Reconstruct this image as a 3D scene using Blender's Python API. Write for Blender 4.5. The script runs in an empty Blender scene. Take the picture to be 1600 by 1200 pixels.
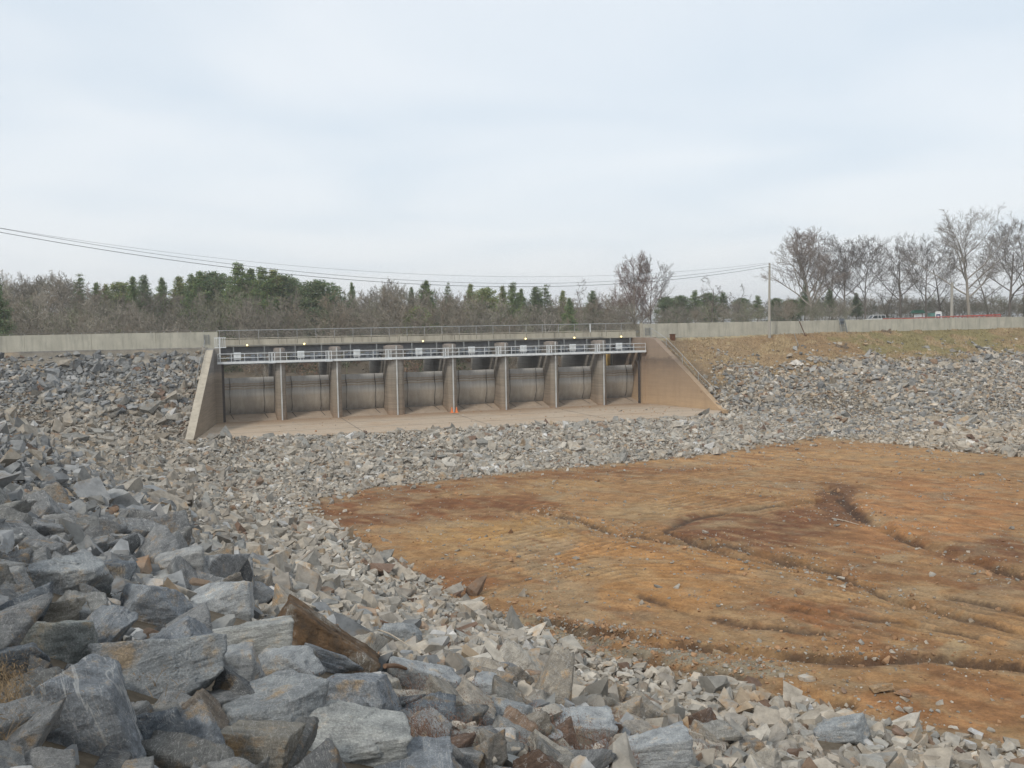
import bpy, bmesh, math, random
import numpy as np
from mathutils import Vector, Matrix, Euler, noise as mnoise

R = math.radians
scene = bpy.context.scene
col = scene.collection
# ------------------------------------------------------------------ camera
F = 1500.0                      # focal length in pixels of the 1600 px wide photograph
PITCH, ROLL = 3.43, 1.08
cam_data = bpy.data.cameras.new("camera")
cam_data.lens = F / 1600 * 36; cam_data.sensor_width = 36
cam_data.clip_start = 0.05; cam_data.clip_end = 12000
cam = bpy.data.objects.new("camera", cam_data); col.objects.link(cam)
CM = Matrix.Rotation(R(90 - PITCH), 4, 'X') @ Matrix.Rotation(R(-ROLL), 4, 'Z')
cam.matrix_world = CM
scene.camera = cam
# ------------------------------------------------------------------ sky, sun, exposure
SUN_EL, SUN_AZ = 40, -148        # azimuth measured from the view direction (+y), clockwise
w = bpy.data.worlds.new("World"); scene.world = w; w.use_nodes = True
nt = w.node_tree; nt.nodes.clear()
def nn(t, ty, **kw):
    n = t.nodes.new(ty)
    for k, v in kw.items(): setattr(n, k, v)
    return n
out = nn(nt, 'ShaderNodeOutputWorld'); bg = nn(nt, 'ShaderNodeBackground'); bg2 = nn(nt, 'ShaderNodeBackground')
sky = nn(nt, 'ShaderNodeTexSky', sky_type='NISHITA', sun_disc=False)
sky.sun_elevation = R(SUN_EL); sky.sun_rotation = R(SUN_AZ); sky.air_density = 1.0; sky.dust_density = 2.0
bg.inputs[1].default_value = 0.085
nt.links.new(sky.outputs[0], bg.inputs[0])
tc = nn(nt, 'ShaderNodeTexCoord')
sep = nn(nt, 'ShaderNodeSeparateXYZ'); nt.links.new(tc.outputs['Generated'], sep.inputs[0])
# project the direction on a cloud ceiling: x/(z+c), y/(z+c)
zz = nn(nt, 'ShaderNodeMath', operation='ADD'); zz.inputs[1].default_value = 0.10; nt.links.new(sep.outputs[2], zz.inputs[0])
zm = nn(nt, 'ShaderNodeMath', operation='MAXIMUM'); zm.inputs[1].default_value = 0.03; nt.links.new(zz.outputs[0], zm.inputs[0])
dx = nn(nt, 'ShaderNodeMath', operation='DIVIDE'); nt.links.new(sep.outputs[0], dx.inputs[0]); nt.links.new(zm.outputs[0], dx.inputs[1])
dy = nn(nt, 'ShaderNodeMath', operation='DIVIDE'); nt.links.new(sep.outputs[1], dy.inputs[0]); nt.links.new(zm.outputs[0], dy.inputs[1])
cb = nn(nt, 'ShaderNodeCombineXYZ'); nt.links.new(dx.outputs[0], cb.inputs[0]); nt.links.new(dy.outputs[0], cb.inputs[1])
n1 = nn(nt, 'ShaderNodeTexNoise'); n1.inputs['Scale'].default_value = 0.75; n1.inputs['Detail'].default_value = 5; n1.inputs['Roughness'].default_value = 0.42
n1.inputs['Distortion'].default_value = 0.5
nt.links.new(cb.outputs[0], n1.inputs['Vector'])
r1 = nn(nt, 'ShaderNodeValToRGB'); nt.links.new(n1.outputs[0], r1.inputs[0])
r1.color_ramp.elements[0].position = 0.36; r1.color_ramp.elements[0].color = (0.635, 0.705, 0.77, 1)
r1.color_ramp.elements[1].position = 0.60; r1.color_ramp.elements[1].color = (0.745, 0.785, 0.82, 1)
# brighter, warmer veil low over the horizon
hz = nn(nt, 'ShaderNodeMapRange'); hz.inputs[1].default_value = 0.0; hz.inputs[2].default_value = 0.16; hz.inputs[3].default_value = 0.62; hz.inputs[4].default_value = 0.0
nt.links.new(sep.outputs[2], hz.inputs[0])
mx = nn(nt, 'ShaderNodeMix', data_type='RGBA'); nt.links.new(hz.outputs[0], mx.inputs[0]); nt.links.new(r1.outputs[0], mx.inputs[6])
mx.inputs[7].default_value = (0.84, 0.84, 0.85, 1)
nt.links.new(mx.outputs[2], bg2.inputs[0]); bg2.inputs[1].default_value = 0.95
ms = nn(nt, 'ShaderNodeMixShader'); ms.inputs[0].default_value = 0.84
nt.links.new(bg.outputs[0], ms.inputs[1]); nt.links.new(bg2.outputs[0], ms.inputs[2]); nt.links.new(ms.outputs[0], out.inputs[0])
sl = bpy.data.lights.new("sun", 'SUN'); sl.energy = 1.5; sl.angle = R(10); sl.color = (1.0, 0.95, 0.87)
so = bpy.data.objects.new("sun", sl); col.objects.link(so)
_sd = Vector((math.sin(R(SUN_AZ)) * math.cos(R(SUN_EL)), math.cos(R(SUN_AZ)) * math.cos(R(SUN_EL)), math.sin(R(SUN_EL))))
so.rotation_euler = _sd.to_track_quat('Z', 'Y').to_euler()
scene.view_settings.view_transform = 'Standard'; scene.view_settings.look = 'None'
scene.view_settings.gamma = 1; scene.view_settings.exposure = 0.45
scene.cycles.max_bounces = 5

rng = np.random.default_rng(7); random.seed(7)
# ------------------------------------------------------------------ projection helpers
CMi = CM.inverted(); CMn = np.array(CM)[:3, :3]; CMin = np.array(CMi)[:3, :3]
def ray(px, py):
    d = CMn @ np.array([(px - 800) / F, (600 - py) / F, -1.0]); return d / d[1]
def at(px, py, Y): return ray(px, py) * Y
def atz(px, py, z):
    d = ray(px, py); return d * (z / d[2])
def proj(P):
    c = np.asarray(P) @ CMin.T
    return 800 + F * c[..., 0] / -c[..., 2], 600 - F * c[..., 1] / -c[..., 2], -c[..., 2]
# ------------------------------------------------------------------ dam frame: u along the axis, w away from the camera, v = -w
P0 = np.array([-30.4, 100.0]); TH = math.atan2(15.0, 47.0); LEN = math.hypot(47, 15)
D = np.array([math.cos(TH), math.sin(TH)]); Wd = np.array([-math.sin(TH), math.cos(TH)])
def uv(x, y):
    a, b = x - P0[0], y - P0[1]
    return a * D[0] + b * D[1], -(a * Wd[0] + b * Wd[1])
def world(u, w_, z=0.0):
    p = P0 + u * D + w_ * Wd; return Vector((p[0], p[1], z))
def u_of_px(px, w_=0.0):
    lo, hi = -60.0, 140.0
    for _ in range(50):
        m = (lo + hi) / 2; x, _y, _d = proj(np.array(world(m, w_, -5)))
        if x < px: lo = m
        else: hi = m
    return lo
LEN = u_of_px(1003.5)
# ------------------------------------------------------------------ numpy noise
def _hash(ix, iy, s):
    h = (ix.astype(np.int64) * 374761393 + iy.astype(np.int64) * 668265263 + s * 2147483647) & 0xFFFFFFFF
    h = ((h ^ (h >> 13)) * 1274126177) & 0xFFFFFFFF
    return ((h ^ (h >> 16)) & 0xFFFFFF) / float(0xFFFFFF)
def vnoise(x, y, s=0):
    ix, iy = np.floor(x), np.floor(y); fx, fy = x - ix, y - iy
    fx = fx * fx * (3 - 2 * fx); fy = fy * fy * (3 - 2 * fy)
    a = _hash(ix, iy, s); b = _hash(ix + 1, iy, s); c = _hash(ix, iy + 1, s); d = _hash(ix + 1, iy + 1, s)
    return (a * (1 - fx) + b * fx) * (1 - fy) + (c * (1 - fx) + d * fx) * fy
def fbm(x, y, s=0, o=4, g=0.5):
    t = 0; a = 1; n = 0
    for k in range(o):
        t = t + a * vnoise(x * 2 ** k + 17.3 * k, y * 2 ** k - 9.1 * k, s + k); n += a; a *= g
    return t / n
def sstep(a, b, x):
    t = np.clip((x - a) / (b - a), 0, 1); return t * t * (3 - 2 * t)
def smax(a, b, k=0.35):
    h = np.clip(0.5 + 0.5 * (a - b) / k, 0, 1); return b * (1 - h) + a * h + k * h * (1 - h)
# ------------------------------------------------------------------ terrain
MUDZ = -11.0
def wing_l(v): return -0.55 - 0.137 * np.maximum(v, 0)
def wing_r(v): return 48.75 + 0.21 * np.maximum(v, 0)
def in_basin(u, v): return (u > wing_l(v) - .38) & (u < wing_r(v) + .38) & (v < 15.4 + 1.2 * np.clip(u / 10, 0, 1)) & (v > -16)
def zA_raw(x, y): return -1.70 - (0.818 * x + 0.575 * y - 0.1) * 0.49 - .8 * np.exp(-((x + 12) / 9) ** 2 - ((y - 22) / 14) ** 2)
def H0(x, y):
    x = np.asarray(x, float); y = np.asarray(y, float)
    u, v = uv(x, y)
    zA = -smax(-zA_raw(x, y), np.full_like(x, 1.66), 0.5)
    kB = np.where(u < 25, 0.5, 0.52 - 0.20 * sstep(50, 72, u))
    zB = -1.62 - kB * np.maximum(v + 2.2 - 1.6 * sstep(58, 80, u), 0)
    zB = zB - 0.3 * sstep(-1, 3, v) * (u < 25)
    g = np.maximum(-9.62 - 0.09 * np.maximum(v - 17, 0), MUDZ - 0.05)
    nA_ = 0.818 * x + 0.575 * y; zA = smax(zA, -10.1 - (nA_ - 18) * .13, .8)
    kk_ = .5 + 5.0 * sstep(-8.5, -5.0, np.maximum(zA, zB)) * (u < 0)
    up = smax(smax(zA, zB, kk_), g, 0.5)
    mid = (u > wing_l(v) - .38) & (u < wing_r(v) + .38)
    up = np.where(mid & (v < 30), smax(zA, g, 0.4), up)
    # downstream side
    dv = -v
    plat = sstep(42, 60, u - 0.42 * dv)
    zf = np.clip(-6.2 + (dv - 36) * 0.11, -6.2, 5.0)
    zl = np.maximum(-1.6 - 0.42 * np.maximum(dv - 11, 0), -6.5)
    zl = np.where(dv > 26, np.maximum(zl, zf), zl)
    chan = sstep(-14, -2, u) * (1 - sstep(50, 58, u)) * (1 - sstep(24, 36, dv)) * sstep(15, 16, dv)
    zl = zl * (1 - chan) - 10.2 * chan
    zd = zl * (1 - plat) + (-1.75 + .55 * sstep(30, 60, dv)) * plat
    z = np.where(v > -2, up, zd)
    z = np.where(in_basin(u, v), -10.1, z)
    far = sstep(400, 900, np.hypot(x, y)); z = z * (1 - far) + -3.0 * far
    return z
# toe of the riprap (border of the mud), traced on the mud plane
TOE_PX = [(1700, 1190), (1600, 1168), (1400, 1132), (1250, 1108), (1100, 1076), (960, 1042), (850, 1010), (740, 962), (670, 915), (600, 872), (540, 830),
          (488, 792), (500, 775), (560, 760), (700, 745), (830, 731), (1000, 716), (1100, 706), (1200, 692), (1270, 684), (1330, 685),
          (1420, 692), (1510, 702), (1600, 708), (1760, 722)]
TOE_PX = [(a - 16, b + 26) if i < 11 else (a - 26, b + 8) if i < 13 else (a, b + 2) for i, (a, b) in enumerate(TOE_PX)]
TOE = np.array([atz(a, b, MUDZ)[:2] for a, b in TOE_PX])
MUDPOLY = np.vstack([TOE, [[130, 60], [130, -30], [40, -20]]])
def in_poly(x, y, poly):
    ins = np.zeros(np.shape(x), bool); n = len(poly)
    for i in range(n):
        x1, y1 = poly[i]; x2, y2 = poly[(i + 1) % n]
        if y1 == y2: continue
        c = ((y1 > y) != (y2 > y)) & (x < (x2 - x1) * (y - y1) / (y2 - y1) + x1)
        ins ^= c
    return ins
def poly_dist(x, y, pts, closed=False):
    d = np.full(np.shape(x), 1e9); n = len(pts); side = np.zeros(np.shape(x))
    for i in range(n if closed else n - 1):
        ax, ay = pts[i]; bx, by = pts[(i + 1) % n]; ex, ey = bx - ax, by - ay; L2 = ex * ex + ey * ey + 1e-9
        t = np.clip(((x - ax) * ex + (y - ay) * ey) / L2, 0, 1)
        dd = np.hypot(x - ax - t * ex, y - ay - t * ey)
        s = np.sign(ex * (y - ay) - ey * (x - ax)); side = np.where(dd < d, s, side); d = np.minimum(d, dd)
    return d, side
def pxline(l, z=MUDZ): return np.array([atz(a, b, z)[:2] for a, b in l])
LEDGES = [  # polyline in photo pixels, depth, width, darkness: eroded gullies in the mud
    ([(705, 962), (770, 968), (860, 972), (920, 984), (980, 990), (1060, 1006), (1150, 1014), (1250, 1024), (1340, 1030), (1440, 1025), (1600, 1040)], 0.30, 0.30),
    ([(900, 985), (960, 1005), (1040, 1035), (1130, 1050), (1220, 1070), (1330, 1100)], 0.20, 0.35),
    ([(850, 800), (905, 812), (960, 832), (1050, 846), (1130, 852), (1200, 868), (1300, 892), (1400, 935), (1600, 985)], 0.22, 0.45),
    ([(1290, 758), (1312, 775), (1330, 795), (1352, 812), (1440, 850), (1600, 895)], 0.35, 0.7),
    ([(1040, 830), (1075, 812), (1130, 800), (1200, 790), (1290, 780)], 0.2, 0.45),
    ([(1040, 830), (1090, 850), (1150, 866), (1230, 880)], 0.2, 0.5),
    ([(1240, 950), (1330, 962), (1420, 972), (1520, 992)], 0.15, 0.3),
    ([(1480, 930), (1540, 942), (1620, 962)], 0.22, 0.3),
    ([(1000, 930), (1080, 955), (1180, 975), (1300, 990)], 0.12, 0.3)]
LEDGEW = [(pxline(l), d, w_) for l, d, w_ in LEDGES]
TRACKS = [pxline(l) for l in ([(700, 880), (850, 850), (1040, 810), (1200, 775), (1290, 770)], [(880, 930), (1000, 905), (1100, 905), (1300, 935), (1600, 1040)],
    [(1000, 760), (1150, 745), (1300, 735), (1600, 745)], [(900, 800), (1050, 870), (1250, 930), (1600, 1010)])]
def track_pat(x, y):
    jx = x + .5 * (fbm(x * .3, y * .3, 71, 3) - .5); jy = y + .5 * (fbm(x * .3, y * .3, 73, 3) - .5); t = 0
    for k, P_ in enumerate(TRACKS):
        d, s = poly_dist(jx, jy, P_); d = d * s
        t = t + np.sin(d * 2 * np.pi / .62) * sstep(5.0, 3.2, np.abs(d)) * sstep(.36, .5, fbm(x * .16, y * .16, 79 + k, 3))
    return np.clip(t, -1, 1)
def mud_relief(x, y):
    q = np.array([0.66, -0.75])
    a = x * q[0] + y * q[1]; b = -x * q[1] + y * q[0]
    wx = a + 1.5 * fbm(x * .12, y * .12, 5); wb = b + 3.0 * fbm(x * .08, y * .08, 9)
    z = 0.10 * (fbm(wx * .10, wb * .4, 3) - .5) + 0.10 * (fbm(wx * .45, wb * 1.5, 11, 4, .6) - .5) + 0.10 * (fbm(x * 1.1, y * 1.1, 21, 4, .65) - .5)
    z = z + 0.4 * (fbm(x * .06, y * .06, 31, 2) - .5) + .07 * np.abs(fbm(x * .8, y * .8, 25, 4, .6) - .5) * sstep(.45, .6, fbm(x * .1, y * .1, 26))
    # wheel / scraper tracks: shallow parallel furrows
    tr = sstep(.45, .6, fbm(x * .07, y * .07, 77, 2))
    z = z + 0.034 * track_pat(x, y)
    jx = x + .5 * (fbm(x * .9, y * .9, 41, 3) - .5); jy = y + .5 * (fbm(x * .9, y * .9, 43, 3) - .5)
    for pts, dep, wd in LEDGEW:
        d, s = poly_dist(jx, jy, pts)
        gg = .45 + .55 * sstep(.25, .6, vnoise(x * .45, y * .45, 88)); z = z - 1.25 * dep * np.exp(-(d / (.55 * wd)) ** 2) * gg + 0.22 * dep * s * np.exp(-(d / (wd * 3)) ** 2) * (1 - np.exp(-(d / (wd * .3)) ** 2))
    return z
def H(x, y, fine=True):
    x = np.asarray(x, float); y = np.asarray(y, float)
    z = H0(x, y)
    u, v = uv(x, y)
    mud = in_poly(x, y, MUDPOLY)
    d, _ = poly_dist(x, y, TOE)
    m = np.where(mud, sstep(0, 2.0, d), 0)
    z = z * (1 - m) + MUDZ * m
    if fine:
        z = z + np.where(mud, mud_relief(x, y) * sstep(0, 1.5, d), 0)
        z = z + np.where((~mud) & (v > 0) & ~in_basin(u, v), .22 * (fbm(x * .5, y * .5, 61, 3) - .5) * sstep(3, 6, np.hypot(x, y)), 0)
        z = z + np.where(v < -40, 1.2 * (fbm(x * .03, y * .03, 66, 3) - .5), 0)
    return z
def ground_hit(px, py):
    d = ray(px, py); Y = np.arange(1.5, 160, .04)
    zz_ = H(d[0] * Y, Y, False); k = np.argmax(d[2] * Y < zz_)
    return d * Y[k]
# ------------------------------------------------------------------ object helpers
def tag(o, label=None, cat=None, group=None, kind=None):
    if label: o['label'] = label
    if cat: o['category'] = cat
    if group: o['group'] = group
    if kind: o['kind'] = kind
    return o
def thing(name, label, cat, loc=(0, 0, 0), rz=0.0, group=None):
    o = bpy.data.objects.new(name, None); col.objects.link(o); o.empty_display_size = .2
    o.location = loc; o.rotation_euler = (0, 0, rz); return tag(o, label, cat, group)
def mesh_from(name, V, Fc, mat=None, smooth=False, colors=None):
    """V (n,3), Fc (m,k) array or list of arrays of equal-length faces."""
    me = bpy.data.meshes.new(name); V = np.asarray(V, np.float32)
    fl = [np.asarray(f, np.int32) for f in (Fc if isinstance(Fc, list) else [Fc]) if len(f)]
    me.vertices.add(len(V)); me.vertices.foreach_set('co', V.ravel())
    loops = np.concatenate([f.ravel() for f in fl]); tot = np.concatenate([np.full(len(f), f.shape[1], np.int32) for f in fl])
    me.loops.add(len(loops)); me.loops.foreach_set('vertex_index', loops)
    me.polygons.add(len(tot)); st = np.zeros(len(tot), np.int32); st[1:] = np.cumsum(tot)[:-1]
    me.polygons.foreach_set('loop_start', st)
    try: me.polygons.foreach_set('loop_total', tot)
    except Exception: pass
    if colors is not None:
        at_ = me.color_attributes.new('col', 'FLOAT_COLOR', 'POINT')
        at_.data.foreach_set('color', np.asarray(colors, np.float32).ravel())
    me.update(calc_edges=True); me.validate(verbose=False)
    if smooth: me.polygons.foreach_set('use_smooth', np.ones(len(me.polygons), bool))
    else: me.polygons.foreach_set('use_smooth', np.zeros(len(me.polygons), bool))
    if mat: me.materials.append(mat)
    return me
def link(name, me, parent=None):
    o = bpy.data.objects.new(name, me); col.objects.link(o)
    if parent: o.parent = parent
    return o
class MB:
    def __init__(s): s.v = []; s.f = []
    def add(s, vs, fs):
        k = len(s.v); s.v += [tuple(map(float, p)) for p in vs]; s.f += [tuple(i + k for i in f) for f in fs]; return s
    def box(s, x0, x1, y0, y1, z0, z1):
        return s.add([(x0, y0, z0), (x1, y0, z0), (x1, y1, z0), (x0, y1, z0), (x0, y0, z1), (x1, y0, z1), (x1, y1, z1), (x0, y1, z1)],
                     [(3, 2, 1, 0), (4, 5, 6, 7), (0, 1, 5, 4), (1, 2, 6, 5), (2, 3, 7, 6), (3, 0, 4, 7)])
    def tube(s, pts, r, n=8, cap=True):
        pts = [Vector(p) for p in pts]; rs = r if isinstance(r, (list, tuple)) else [r] * len(pts)
        k = len(s.v); up = None
        for i, p in enumerate(pts):
            t = (pts[min(i + 1, len(pts) - 1)] - pts[max(i - 1, 0)]).normalized()
            a = t.cross(Vector((0, 0, 1)) if abs(t.z) < .9 else Vector((1, 0, 0))).normalized()
            if up is not None:
                a = (up - t * up.dot(t)).normalized()
            up = a; b = t.cross(a)
            for j in range(n):
                q = 2 * math.pi * j / n; s.v.append(tuple(p + (a * math.cos(q) + b * math.sin(q)) * rs[i]))
        for i in range(len(pts) - 1):
            for j in range(n):
                a0 = k + i * n + j; b0 = k + i * n + (j + 1) % n; s.f.append((a0, b0, b0 + n, a0 + n))
        if cap:
            s.f.append(tuple(k + j for j in range(n))[::-1]); s.f.append(tuple(k + (len(pts) - 1) * n + j for j in range(n)))
        return s
    def prism(s, poly, z0, z1):
        n = len(poly); return s.add([(p[0], p[1], z0) for p in poly] + [(p[0], p[1], z1) for p in poly],
            [tuple(range(n))[::-1], tuple(range(n, 2 * n))] + [(i, (i + 1) % n, (i + 1) % n + n, i + n) for i in range(n)])
    def extr_y(s, poly, y0, y1):   # poly in x,z
        n = len(poly); return s.add([(p[0], y0, p[1]) for p in poly] + [(p[0], y1, p[1]) for p in poly],
            [tuple(range(n)), tuple(range(n, 2 * n))[::-1]] + [((i + 1) % n, i, i + n, (i + 1) % n + n) for i in range(n)])
    def build(s, name, mat, parent=None, org=(0, 0, 0), bevel=0, smooth=False):
        me = bpy.data.meshes.new(name); o_ = Vector(org)
        me.from_pydata([tuple(Vector(p) - o_) for p in s.v], [], s.f); me.update()
        bm = bmesh.new(); bm.from_mesh(me); bmesh.ops.recalc_face_normals(bm, faces=bm.faces)
        if bevel: bmesh.ops.bevel(bm, geom=[e for e in bm.edges if e.calc_face_angle(0) > .6], offset=bevel, segments=1, affect='EDGES', clamp_overlap=True)
        bm.to_mesh(me); bm.free()
        if smooth:
            me.polygons.foreach_set('use_smooth', [True] * len(me.polygons))
        me.materials.append(mat)
        return link(name, me, parent)
def children(o): return [c for c in bpy.data.objects if c.parent == o]
# ------------------------------------------------------------------ materials
def new_mat(name, rough=.9):
    m = bpy.data.materials.new(name); m.use_nodes = True; t = m.node_tree; b = t.nodes['Principled BSDF']
    b.inputs['Roughness'].default_value = rough; b.inputs['Specular IOR Level'].default_value = .25
    return m, t, b
def noise_n(t, scale, detail=5, rough=.55, coord='Object', stretch=None, dist=0):
    tc_ = nn(t, 'ShaderNodeTexCoord'); n = nn(t, 'ShaderNodeTexNoise'); src = tc_.outputs[coord]
    if stretch:
        mp = nn(t, 'ShaderNodeMapping'); mp.inputs['Scale'].default_value = stretch; t.links.new(src, mp.inputs[0]); src = mp.outputs[0]
    t.links.new(src, n.inputs['Vector']); n.inputs['Scale'].default_value = scale; n.inputs['Detail'].default_value = detail
    n.inputs['Roughness'].default_value = rough; n.inputs['Distortion'].default_value = dist
    return n.outputs[0]
def ramp(t, src, stops, interp='LINEAR'):
    r = nn(t, 'ShaderNodeValToRGB'); t.links.new(src, r.inputs[0]); e = r.color_ramp.elements; r.color_ramp.interpolation = interp
    while len(e) > len(stops): e.remove(e[-1])
    while len(e) < len(stops): e.new(.5)
    for i, (p, c) in enumerate(stops): e[i].position = p; e[i].color = (*c, 1) if len(c) == 3 else c
    return r.outputs[0]
def mixc(t, fac, a, b, mode='MIX'):
    m = nn(t, 'ShaderNodeMix', data_type='RGBA', blend_type=mode)
    for s_, i in ((fac, 0), (a, 6), (b, 7)):
        if hasattr(s_, 'node'): t.links.new(s_, m.inputs[i])
        elif isinstance(s_, (int, float)): m.inputs[i].default_value = s_ if i == 0 else (s_, s_, s_, 1)
        else: m.inputs[i].default_value = (*s_, 1)
    return m.outputs[2]
def bump(t, b, src, strength=.4, dist=.02, prev=None):
    n = nn(t, 'ShaderNodeBump'); n.inputs['Strength'].default_value = strength; n.inputs['Distance'].default_value = dist
    t.links.new(src, n.inputs['Height'])
    if prev is not None: t.links.new(prev, n.inputs['Normal'])
    t.links.new(n.outputs[0], b.inputs['Normal']); return n.outputs[0]
def simple(name, c, rough=.6, metal=0, var=.25, scale=3, stretch=None):
    m, t, b = new_mat(name, rough); b.inputs['Metallic'].default_value = metal
    n = noise_n(t, scale, 5, .6, 'Object', stretch)
    lo = tuple(x * (1 - var) for x in c); hi = tuple(min(1, x * (1 + var)) for x in c)
    t.links.new(ramp(t, n, [(.3, lo), (.7, hi)]), b.inputs['Base Color']); return m
def concrete(name, c, stain, joint=None, streak=.6, scale=1.0):
    m, t, b = new_mat(name, .92)
    a = ramp(t, noise_n(t, .7 * scale, 6, .6), [(.3, tuple(x * .84 for x in c)), (.7, tuple(x * 1.1 for x in c))])
    s_ = ramp(t, noise_n(t, 2.2 * scale, 6, .65, stretch=(1, 1, .12)), [(.48, (0, 0, 0)), (.72, (1, 1, 1))])
    sm = nn(t, 'ShaderNodeMath', operation='MULTIPLY'); t.links.new(s_, sm.inputs[0]); sm.inputs[1].default_value = streak
    a = mixc(t, sm.outputs[0], a, stain)
    f = noise_n(t, 24, 4, .7); a = mixc(t, .35, a, ramp(t, f, [(.3, (.25, .25, .25)), (.7, (.75, .75, .75))]), 'SOFT_LIGHT')
    t.links.new(a, b.inputs['Base Color']); bump(t, b, f, .3, .01); return m
M = {}
M['parapet'] = concrete('parapet_concrete', (.44, .42, .35), (.24, .235, .20), streak=.8)
M['bridge'] = concrete('bridge_concrete', (.40, .37, .30), (.20, .18, .145), streak=.7)
M['slab'] = simple('dark_concrete', (.12, .115, .10), .9)
def height_concrete(name, stops, noise_amt=.5, streaks=.8, zlo=-9.5, zhi=-1.5, bands=.7):
    """stain bands left on the concrete by the changing water level (object z is world z here)"""
    m, t, b = new_mat(name, .92)
    tc_ = nn(t, 'ShaderNodeTexCoord'); sp = nn(t, 'ShaderNodeSeparateXYZ'); t.links.new(tc_.outputs['Object'], sp.inputs[0])
    n0 = noise_n(t, .8, 5, .6, stretch=(1, 1, 2.2))
    mr = nn(t, 'ShaderNodeMapRange'); mr.inputs[1].default_value = zlo; mr.inputs[2].default_value = zhi; t.links.new(sp.outputs[2], mr.inputs[0])
    ad = nn(t, 'ShaderNodeMath', operation='MULTIPLY_ADD'); t.links.new(n0, ad.inputs[0]); ad.inputs[1].default_value = noise_amt * .3; 
    sb = nn(t, 'ShaderNodeMath', operation='SUBTRACT'); t.links.new(mr.outputs[0], sb.inputs[0]); sb.inputs[1].default_value = noise_amt * .15
    t.links.new(sb.outputs[0], ad.inputs[2])
    c = ramp(t, ad.outputs[0], stops)
    st = ramp(t, noise_n(t, 1.6, 6, .65, stretch=(1, 1, .14)), [(.45, (1, 1, 1)), (.72, (.62, .6, .58))])
    c = mixc(t, streaks, c, st, 'MULTIPLY')
    hb = ramp(t, noise_n(t, 1.0, 4, .6, stretch=(.25, .25, 7)), [(.4, (.78, .76, .74)), (.6, (1.08, 1.06, 1.04))])
    c = mixc(t, bands, c, hb, 'MULTIPLY')
    f = noise_n(t, 20, 4, .7)
    t.links.new(c, b.inputs['Base Color']); bump(t, b, f, .3, .012); return m
M['pier'] = height_concrete('pier_concrete', [(0, (.28, .205, .145)), (.12, (.26, .21, .16)), (.45, (.245, .215, .175)), (.7, (.27, .255, .23)), (.9, (.24, .225, .21)), (1, (.36, .30, .255))], .5, .55)
M['wing_right'] = height_concrete('right_wing_concrete', [(0, (.44, .31, .19)), (.16, (.37, .265, .17)), (.45, (.30, .22, .15)), (.6, (.22, .165, .12)), (.66, (.17, .13, .10)), (.72, (.28, .215, .16)), (1, (.27, .21, .165))], .6, .3, bands=.25)
M['wing_left'] = height_concrete('left_wing_concrete', [(0, (.30, .24, .175)), (.2, (.25, .205, .155)), (.55, (.22, .185, .145)), (.63, (.30, .26, .21)), (.68, (.20, .19, .18)), (1, (.27, .26, .24))], .25, .35)
M['coping'] = concrete('coping_concrete', (.44, .39, .31), (.26, .22, .17))
def apron_mat():
    m, t, b = new_mat('apron_concrete', .9)
    n0 = noise_n(t, .22, 6, .6, dist=.6)
    c = ramp(t, n0, [(.3, (.40, .31, .225)), (.5, (.44, .355, .27)), (.7, (.41, .30, .205))])
    tc_ = nn(t, 'ShaderNodeTexCoord'); sp = nn(t, 'ShaderNodeSeparateXYZ'); t.links.new(tc_.outputs['Object'], sp.inputs[0])
    n1_ = noise_n(t, .35, 5, .6, stretch=(.4, 1, 1))
    ad = nn(t, 'ShaderNodeMath', operation='MULTIPLY_ADD'); t.links.new(n1_, ad.inputs[0]); ad.inputs[1].default_value = 7.0; t.links.new(sp.outputs[1], ad.inputs[2])
    f = ramp(t, ad.outputs[0], [(0, (0, 0, 0)), (1, (1, 1, 1))])
    mr = nn(t, 'ShaderNodeMapRange'); mr.inputs[1].default_value = -1.5; mr.inputs[2].default_value = 2.6; t.links.new(ad.outputs[0], mr.inputs[0])
    mh_ = nn(t, 'ShaderNodeMath', operation='MULTIPLY'); t.links.new(mr.outputs[0], mh_.inputs[0]); mh_.inputs[1].default_value = .7
    c = mixc(t, mh_.outputs[0], c, (.30, .20, .125))
    g = ramp(t, noise_n(t, 3.0, 6, .7, stretch=(.5, 1, 1)), [(.35, (.85, .84, .82)), (.7, (1.05, 1.04, 1.02))]); c = mixc(t, .8, c, g, 'MULTIPLY')
    cr = ramp(t, noise_n(t, .5, 4, .6, stretch=(.12, 1.6, 1), dist=.4), [(.485, (1, 1, 1)), (.5, (.55, .5, .45)), (.515, (1, 1, 1))]); c = mixc(t, .55, c, cr, 'MULTIPLY')
    t.links.new(c, b.inputs['Base Color']); bump(t, b, noise_n(t, 14, 4, .7), .3, .01); return m
M['apron'] = apron_mat()
M['sill'] = concrete('sill_concrete', (.36, .285, .215), (.24, .17, .11), streak=.5)
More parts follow.
